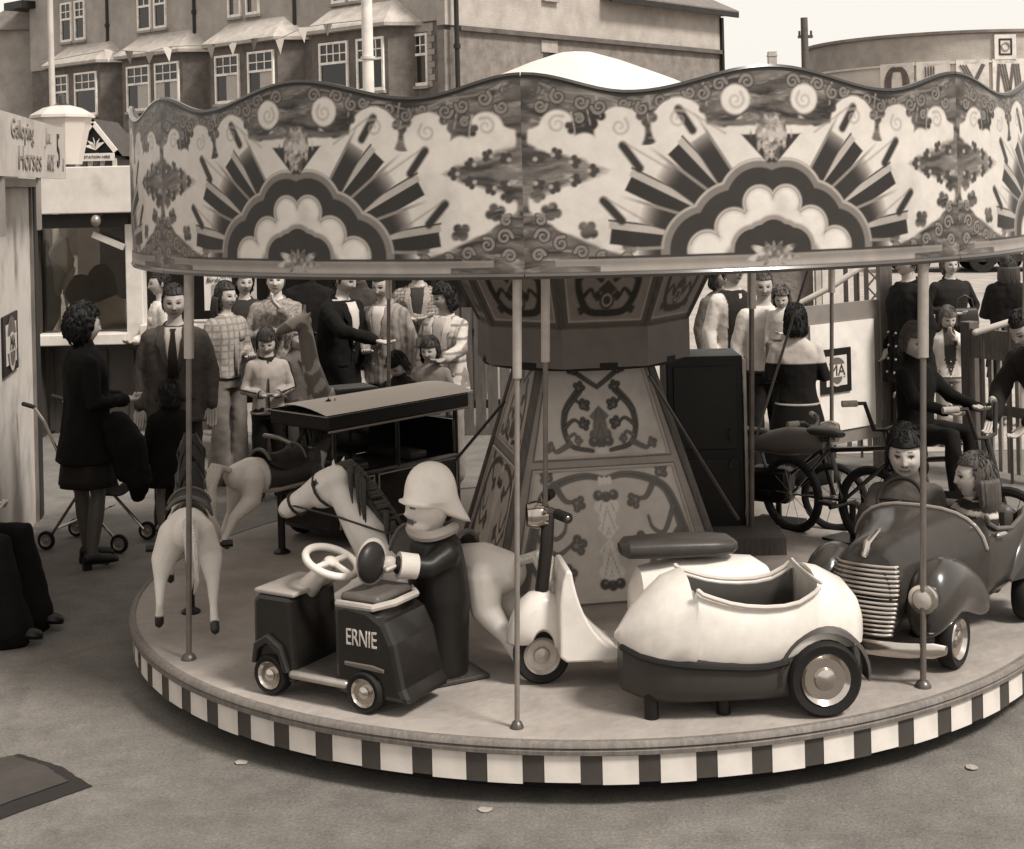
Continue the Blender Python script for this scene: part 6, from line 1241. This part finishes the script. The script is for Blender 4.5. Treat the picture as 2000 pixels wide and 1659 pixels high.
    if kind in ('jacket', 'coat') and sit is None:
        for sx in (-1, 1): patch('pocket_flap', [(.99, sx*.05, sx*.145), (.955, sx*.05, sx*.145)], mat(tv*.7, tm_), .010)
        patch('front_seam', [(1.12, -.006, .004), (.95, -.006, .004), (hz+.03, -.006, .004)], mat(tv*.4, 'cloth'), .007)
        q = MB(); q.ell(U((.02, fy(.02, 1.08, .012), 1.08)), (.010*s,)*3, 8, 6); q.build('button', mat(.06, 'leather'), t)
    if kind in ('sweater', 'coat'):
        for i in (0, 1): A = arm(i); q = MB(); q.tube([A[1].lerp(A[2], .90), A[1].lerp(A[2], .97)], .044*s, 10); q.build('cuff', mat(tv*.75, 'knit'), t)
    # lower garment
    bk, bv = bottom[:2]; bmk = mat(bv, bottom[2] if len(bottom) > 2 else 'cloth')
    if bk in ('trousers', 'flares', 'shorts'):
        g_ = MB(); g_.loft(torso(.84, 1.0, .008, 5))
        for sx in (-1, 1):
            l = [Lw(p) for p in legs(sx)]; l2 = l[1].lerp(l[2], -.0 if bk == 'shorts' else 1.0) if bk == 'shorts' else l[2]
            if bk == 'shorts': g_.tube([l[0], l[0].lerp(l[1], .8)], [.10*s, .092*s], 14)
            else: g_.tube([l[0], l[0].lerp(l[1], .5), l[1], l[1].lerp(l[2], .5), l[2]+Vector((0, -.01, -.015))*s], [.098*s, .088*s, .074*s, (.072 if bk == 'trousers' else .088)*s, (.070 if bk == 'trousers' else .118)*s], 14)
        remeshed(bk if bk != 'flares' else 'flared_trousers', g_, bmk, t, .0145*max(.8, s), 2, disp=.010*s, dsc=8)
    else:
        z1 = bottom[3] if len(bottom) > 3 else .55; q = MB(); n = 36; secs = []
        for k in range(9):
            u = k/8; z = .99+(z1-.99)*u; p = prof(max(z, .86)); fl = .012+(.05+.12*(z1 < .4))*u; secs.append([Lw(((p[1]*wd+fl)*math.cos(a)*(1+.05*u*math.sin(a*7)), (p[2]+fl)*math.sin(a)*(1+.05*u*math.sin(a*7+1)), z)) for a in np.linspace(0, 2*math.pi, n+1)[:-1]])
        q.loft(secs, cap=False); o = q.build('skirt', bmk, t); o.modifiers.new('s', 'SOLIDIFY').thickness = .008
    for sx in (-1, 1):
        l = [Lw(p) for p in legs(sx)]; a = l[2]; q = MB(); zb = a.z-.055*s
        q.loft([[Vector((a.x+w*s*math.cos(k), a.y+y*s, zb+hh*s*(.5+.5*math.sin(k)))) for k in np.linspace(0, 6.2832, 13)[:-1]] for y, w, hh in ((.055, .022, .06), (.045, .034, .085), (.0, .038, .10), (-.06, .042, .072), (-.13, .046, .058), (-.165, .036, .045), (-.18, .014, .03))])
        q.box((a.x, a.y+.03*s, zb-.012*s), (.06*s, .055*s, .05*s)) if bk == 'skirt' and h > 1.5 else None
        q.build('shoe', mat(shoes, 'leather'), t)
    return t, U, arm
def P(px, Y, py=600): v = at(px, py, Y); return (v.x, v.y)
person('woman in black coat and short skirt by the kiosk, dark curly hair', P(172, 9.58, 1000), 1.68, 118, ('curly', .012), ('coat', .012, 'cloth'), ('skirt', .03, 'cloth', .56), ('hold', 'hold'), (10, 5), hem=.72, stocking=.11, shoes=.015, knees=(.02, -.05), wd=1.05)
person('man in grey tweed suit with white shirt and dark patterned tie', P(350, 10.45, 1000), 1.76, 6, ('short', .05), ('jacket', .095, 'tweed'), ('trousers', .07), ('down', 'down'), (6, 8), shirt=.5, tie=.045, wd=1.04, skin=.41)
person('small child in black seen from behind, beside the man in the suit', P(333, 10.25, 1000), 1.10, 205, ('bowl', .03), ('coat', .016, 'cloth'), ('skirt', .02, 'cloth', .62), ('down', 'down'), (20, 0), 1.28, hem=.62, stocking=.22)
person('man in white shirt in profile at the kiosk counter', P(315, 13.6), 1.69, -68, ('short', .035), ('shirt', .58, 'cloth'), ('trousers', .08), ('carry', 'down'), (0, 5), skin=.41)
person('girl with long dark hair, pale shirt and wide flared trousers', P(440, 12.2), 1.66, 48, ('long', .05), ('shirt', .34, 'cloth'), ('flares', .19, 'cloth'), ('down', 'hold'), (5, 6), wd=.9, paint=lambda co, tn: np.where(((co[:, 0]*18) % 1 > .75) | ((co[:, 2]*18) % 1 > .75), .22, tn))
person('person in pale tweed jacket raising a hand to the mouth', P(540, 12.9), 1.74, 4, ('short', .09), ('jacket', .27, 'tweed'), ('trousers', .1), ('fold', 'mouth'), (0, 0), wd=1.05, skin=.5, paint=lambda co, tn: np.where(np.array([noise.noise(Vector(p)*70) for p in co]) > .05, .20, tn+.04))
person('boy in zipped tracksuit top with dark bowl haircut looking down', P(519, 11.55), 1.33, 14, ('bowl', .07), ('sweater', .34, 'cloth'), ('trousers', .02), ('hold', 'hold'), (-8, 22), 1.18, pattern='zip', wd=.95)
person('fair haired girl behind the tracksuit boy, hand at her face', P(577, 12.0), 1.31, 38, ('bowl', .27), ('sweater', .13, 'knit'), ('trousers', .06), ('down', 'mouth'), (10, 5), 1.2, wd=.88)
person('man in black suit leaning forward beside a brass pole', P(655, 12.15), 1.80, 58, ('short', .03), ('jacket', .013, 'cloth'), ('trousers', .015), ('reach', 'down'), (0, 10), shirt=.5, lean=8, wd=1.15)
person('tall man in black standing behind the fair haired girl', P(603, 13.3), 1.84, 20, ('short', .03), ('coat', .014, 'cloth'), ('trousers', .015), ('down', 'down'), wd=1.05)
person('man in pale jacket below the canopy, right of the man in black', P(755, 12.4), 1.72, -24, ('short', .05), ('jacket', .29, 'tweed'), ('trousers', .08), ('hold', 'down'), (0, 14), lean=5, shirt=.5, paint=lambda co, tn: np.where((co[:, 0]*22) % 1 > .7, .2, tn))
person('person in patterned pale jacket with folded arms, head under canopy', P(817, 13.4), 1.80, 0, ('short', .1), ('jacket', .33, 'tweed'), ('trousers', .08), ('fold', 'fold'), shirt=.06, paint=lambda co, tn: np.where(((co[:, 0]+co[:, 2])*16 % 1 > .62) ^ ((co[:, 0]-co[:, 2])*16 % 1 > .62), .16, tn))
def plaid(co, tn):
    a = (np.abs(((co[:, 0]*11) % 1)-.5) > .40) | (np.abs(((co[:, 2]*10) % 1)-.5) > .40); return np.where(a, .24, tn)
person('woman with dark bobbed hair in pale checked jacket', P(868, 12.0), 1.62, -26, ('bob', .022), ('jacket', .50, 'cloth'), ('trousers', .25), ('pocket', 'bar'), (-34, 12), shirt=.36, paint=plaid, wd=.98, skin=.38)
person('dark haired child bending towards the wagon roof', P(790, 11.1), 1.20, -30, ('bowl', .02), ('sweater', .03, 'knit'), ('trousers', .03), ('reach', 'reach'), (0, 25), 1.2, lean=14)
wm, U_, A_ = person('woman in white blouse carrying a small child on her arm', P(1490, 11.7), 1.68, 12, ('short', .12), ('shirt', .62, 'cloth'), ('trousers', .025), ('down', 'carry'), (-14, 10), wd=.95)
pb_ = P(1527, 11.45); person('small child in white carried by the woman in white blouse', pb_, .86, -22, ('curly', .16), ('sweater', .60, 'knit'), ('trousers', .16), ('down', 'hold'), (6, 12), 1.42, sit=.30, z0=.82, shoes=.5)
person('man with rolled white sleeves, partly hidden behind a pole', P(1432, 12.3), 1.78, 30, ('short', .05), ('shirt', .60, 'cloth'), ('trousers', .02), ('down', 'pocket'), (0, 0), paint=lambda co, tn: np.where((np.abs(co[:, 0]) < .135), .035, tn))
person('dark haired girl seen from behind in pale blouse and long black skirt', P(1553, 10.9), 1.47, 172, ('bob', .012), ('sweater', .46, 'cloth'), ('skirt', .014, 'cloth', .22), ('hold', 'hold'), (0, 6), 1.12, paint=lambda co, tn: np.where(co[:, 2] < 1.06, .015, tn))
person('man in dark blazer with metal buttons, head above the canopy edge', P(1775, 11.8), 1.86, -72, ('short', .04), ('jacket', .016, 'cloth'), ('trousers', .02), ('pocket', 'down'), buttons=2, hem=.72, wd=.9)
person('woman in dark waistcoat with curly hair on the forecourt', P(1857, 15.0), 1.60, 6, ('curly', .17), ('waistcoat', .035, 'cloth'), ('skirt', .06, 'cloth', .5), ('hold', 'pocket'), (0, 4), skin=.45, wd=1.05)
person('small boy in white cardigan holding a hand to his face', P(1851, 13.1), 1.23, -8, ('bowl', .16), ('sweater', .60, 'knit'), ('trousers', .30), ('down', 'mouth'), (8, 16), 1.22, buttons=1, skin=.41, paint=lambda co, tn: np.where((np.abs(co[:, 0]) < .10*np.clip((co[:, 2]-.62)/.3, 0, .5)) & (co[:, 1] < 0), .07, tn))
person('woman with long brown hair seen from behind at the right edge', P(1972, 14.0), 1.64, 158, ('long', .07), ('coat', .022, 'cloth'), ('skirt', .03, 'cloth', .5), ('down', 'hold'))
bs = WM[BIKER] @ Vector((0, .14, 0)); person('child in black riding the bicycle behind the pedal car', (bs.x, bs.y), 1.26, math.degrees(BIKER.rotation_euler.z), ('bowl', .10), ('sweater', .013, 'knit'), ('trousers', .02), ('bar', 'bar'), (-25, 8), 1.2, sit=.68, z0=ZD)
bs = WM[BIKEM] @ Vector((0, .16, 0)); 
cr0 = math.degrees(math.atan2(fw.x, -fw.y))
c1 = CARW @ Vector((-.20, .27, 0)); person('boy with dark bowl haircut steering the dark pedal car', (c1.x, c1.y), 1.46, cr0+14, ('bowl', .018), ('sweater', .11, 'knit'), ('trousers', .05), ('wheel', 'wheel'), (4, 8), 1.27, sit=.17, z0=ZD, skin=.52, wd=1.0)
def stripes(co, tn): return np.where(((co[:, 2]*16) % 1 > .62), .5, tn)
c2 = CARW @ Vector((.15, .27, 0)); person('girl with brown hair in striped top riding in the pedal car', (c2.x, c2.y), 1.20, cr0-38, ('long', .10), ('sweater', .04, 'knit'), ('trousers', .08), ('bar', ((.28, -.06, 1.16), (.34, -.22, 1.10))), (-16, 0), 1.34, sit=.20, z0=ZD, skin=.52, paint=stripes)
person('adult in dark coat reaching in from the right edge', P(2075, 9.35), 1.68, -58, ('short', .03), ('coat', .03, 'cloth'), ('trousers', .03), ('reach', 'reach'), lean=34, hem=.70)
ch = Vector((-3.24, 8.12, 0)); person('person in dark trousers sitting at the lower left edge', (ch.x, ch.y), 1.84, 84, ('short', .03), ('coat', .012, 'cloth'), ('flares', .012), ('hold', 'hold'), sit=.47, shoes=.015)
t = thing('stool', 'dark wooden stool under the sitting person at the left edge', 'stool', (ch.x, ch.y, 0)); q = MB(); q.box((-.02, 0, .40), (.36, .36, .04)); q.build('seat', mat(.05, 'wood'), t, bevel=.008)
for x in (-.15, .11):
    for y in (-.14, .14): q = MB(); q.cyl((x, y, 0), (x, y, .38), .018, n=8); q.build('leg', mat(.05, 'wood'), t)
person('woman in dark jacket behind the long haired girl', P(478, 13.6), 1.68, 10, ('curly', .05), ('jacket', .05, 'cloth'), ('skirt', .05, 'cloth', .5), ('hold', 'down'), (15, 5))
person('man in dark grey pullover between the black suit and the pale jacket', P(705, 13.6), 1.76, -10, ('short', .06), ('sweater', .07, 'knit'), ('trousers', .03), ('down', 'fold'), (-10, 8))
person('girl in checked dress standing left of the woman in pale checked jacket', P(838, 11.6), 1.22, -12, ('bob', .05), ('sweater', .25, 'cloth'), ('skirt', .12, 'cloth', .55), ('hold', 'down'), (-6, 8), 1.2, stocking=.4)
person('woman in grey coat partly behind the tower’s right edge', P(1408, 13.2), 1.66, 28, ('bob', .06), ('coat', .14, 'tweed'), ('skirt', .1, 'cloth', .5), ('down', 'hold'), (10, 4))
# dark coat the woman carries, and a pushchair behind her
p = at(262, 870, 9.45); b = MB(); b.tube([p+Vector((-.1, 0, .16)), p+Vector((-.02, 0, .02)), p+Vector((.03, 0, -.25)), p+Vector((.02, .02, -.33))], [.07, .10, .085, .05], 12); b.tube([p+Vector((-.16, 0, .14)), p+Vector((-.08, .02, -.05)), p+Vector((-.07, 0, -.2))], [.05, .09, .05], 10)
o = remeshed('folded_coat', b, mat(.012, 'cloth'), None, .014, 3, disp=.012, dsc=9); tag(o, 'folded black coat hanging from the arm of the woman in black', 'coat')
p = gz(165, 1082); t = thing('pushchair', 'folding pushchair with metal tubes behind the woman in black', 'pushchair', (p.x, p.y+.25, 0), R(75)); MT = mat(.45, 'chrome')
for sx in (-1, 1):
    q = MB(); q.tube([(sx*.18, .34, .98), (sx*.18, .26, .88), (sx*.18, .02, .38), (sx*.18, -.28, .08)], .011, 8); q.tube([(sx*.18, -.22, .52), (sx*.18, .02, .38), (sx*.18, .24, .08)], .011, 8); q.build('side_frame', MT, t)
    for y in (-.30, .26): wheel(t, (sx*.19, y, .065), .065, .025, .4)
    q = MB(); q.tube([(sx*.18, .34, .98), (sx*.18, .42, 1.0)], .016, 8); q.build('grip', mat(.03, 'rubber'), t)
q = MB(); q.grid(lambda u, v: Vector(((u-.5)*.34, -.22+.24*v if v < .5 else -.10+.30*(v-.5)*1.2, .40-.04*math.sin(u*3.1) if v < .5 else .38+.9*(v-.5))), 8, 12); o = q.build('seat_sling', mat(.04, 'cloth'), t); o.modifiers.new('s', 'SOLIDIFY').thickness = .01
q = MB(); q.cyl((-.18, -.05, .24), (.18, -.05, .24), .009, n=8); q.cyl((-.18, .2, .14), (.18, .2, .14), .009, n=8); q.build('cross_bars', MT, t)
# handbag of the woman on the forecourt
p = at(1885, 617, 14.8); t = thing('handbag', 'dark handbag hanging from the forearm of the woman in a waistcoat', 'handbag', p-Vector((0, 0, .1))); q = MB(); q.loft([[Vector((x*w, y*d_, z)) for x, y in ((-1, -1), (1, -1), (1, 1), (-1, 1))] for z, w, d_ in ((0, .12, .05), (.02, .13, .06), (.15, .12, .05), (.18, .11, .03))]); q.build('bag', mat(.06, 'leather'), t, bevel=.012); q = MB(); q.tube([(-.09, 0, .17), (-.07, 0, .27), (0, 0, .31), (.07, 0, .27), (.09, 0, .17)], .008, 6); q.build('strap', mat(.06, 'leather'), t)
finish_jobs()
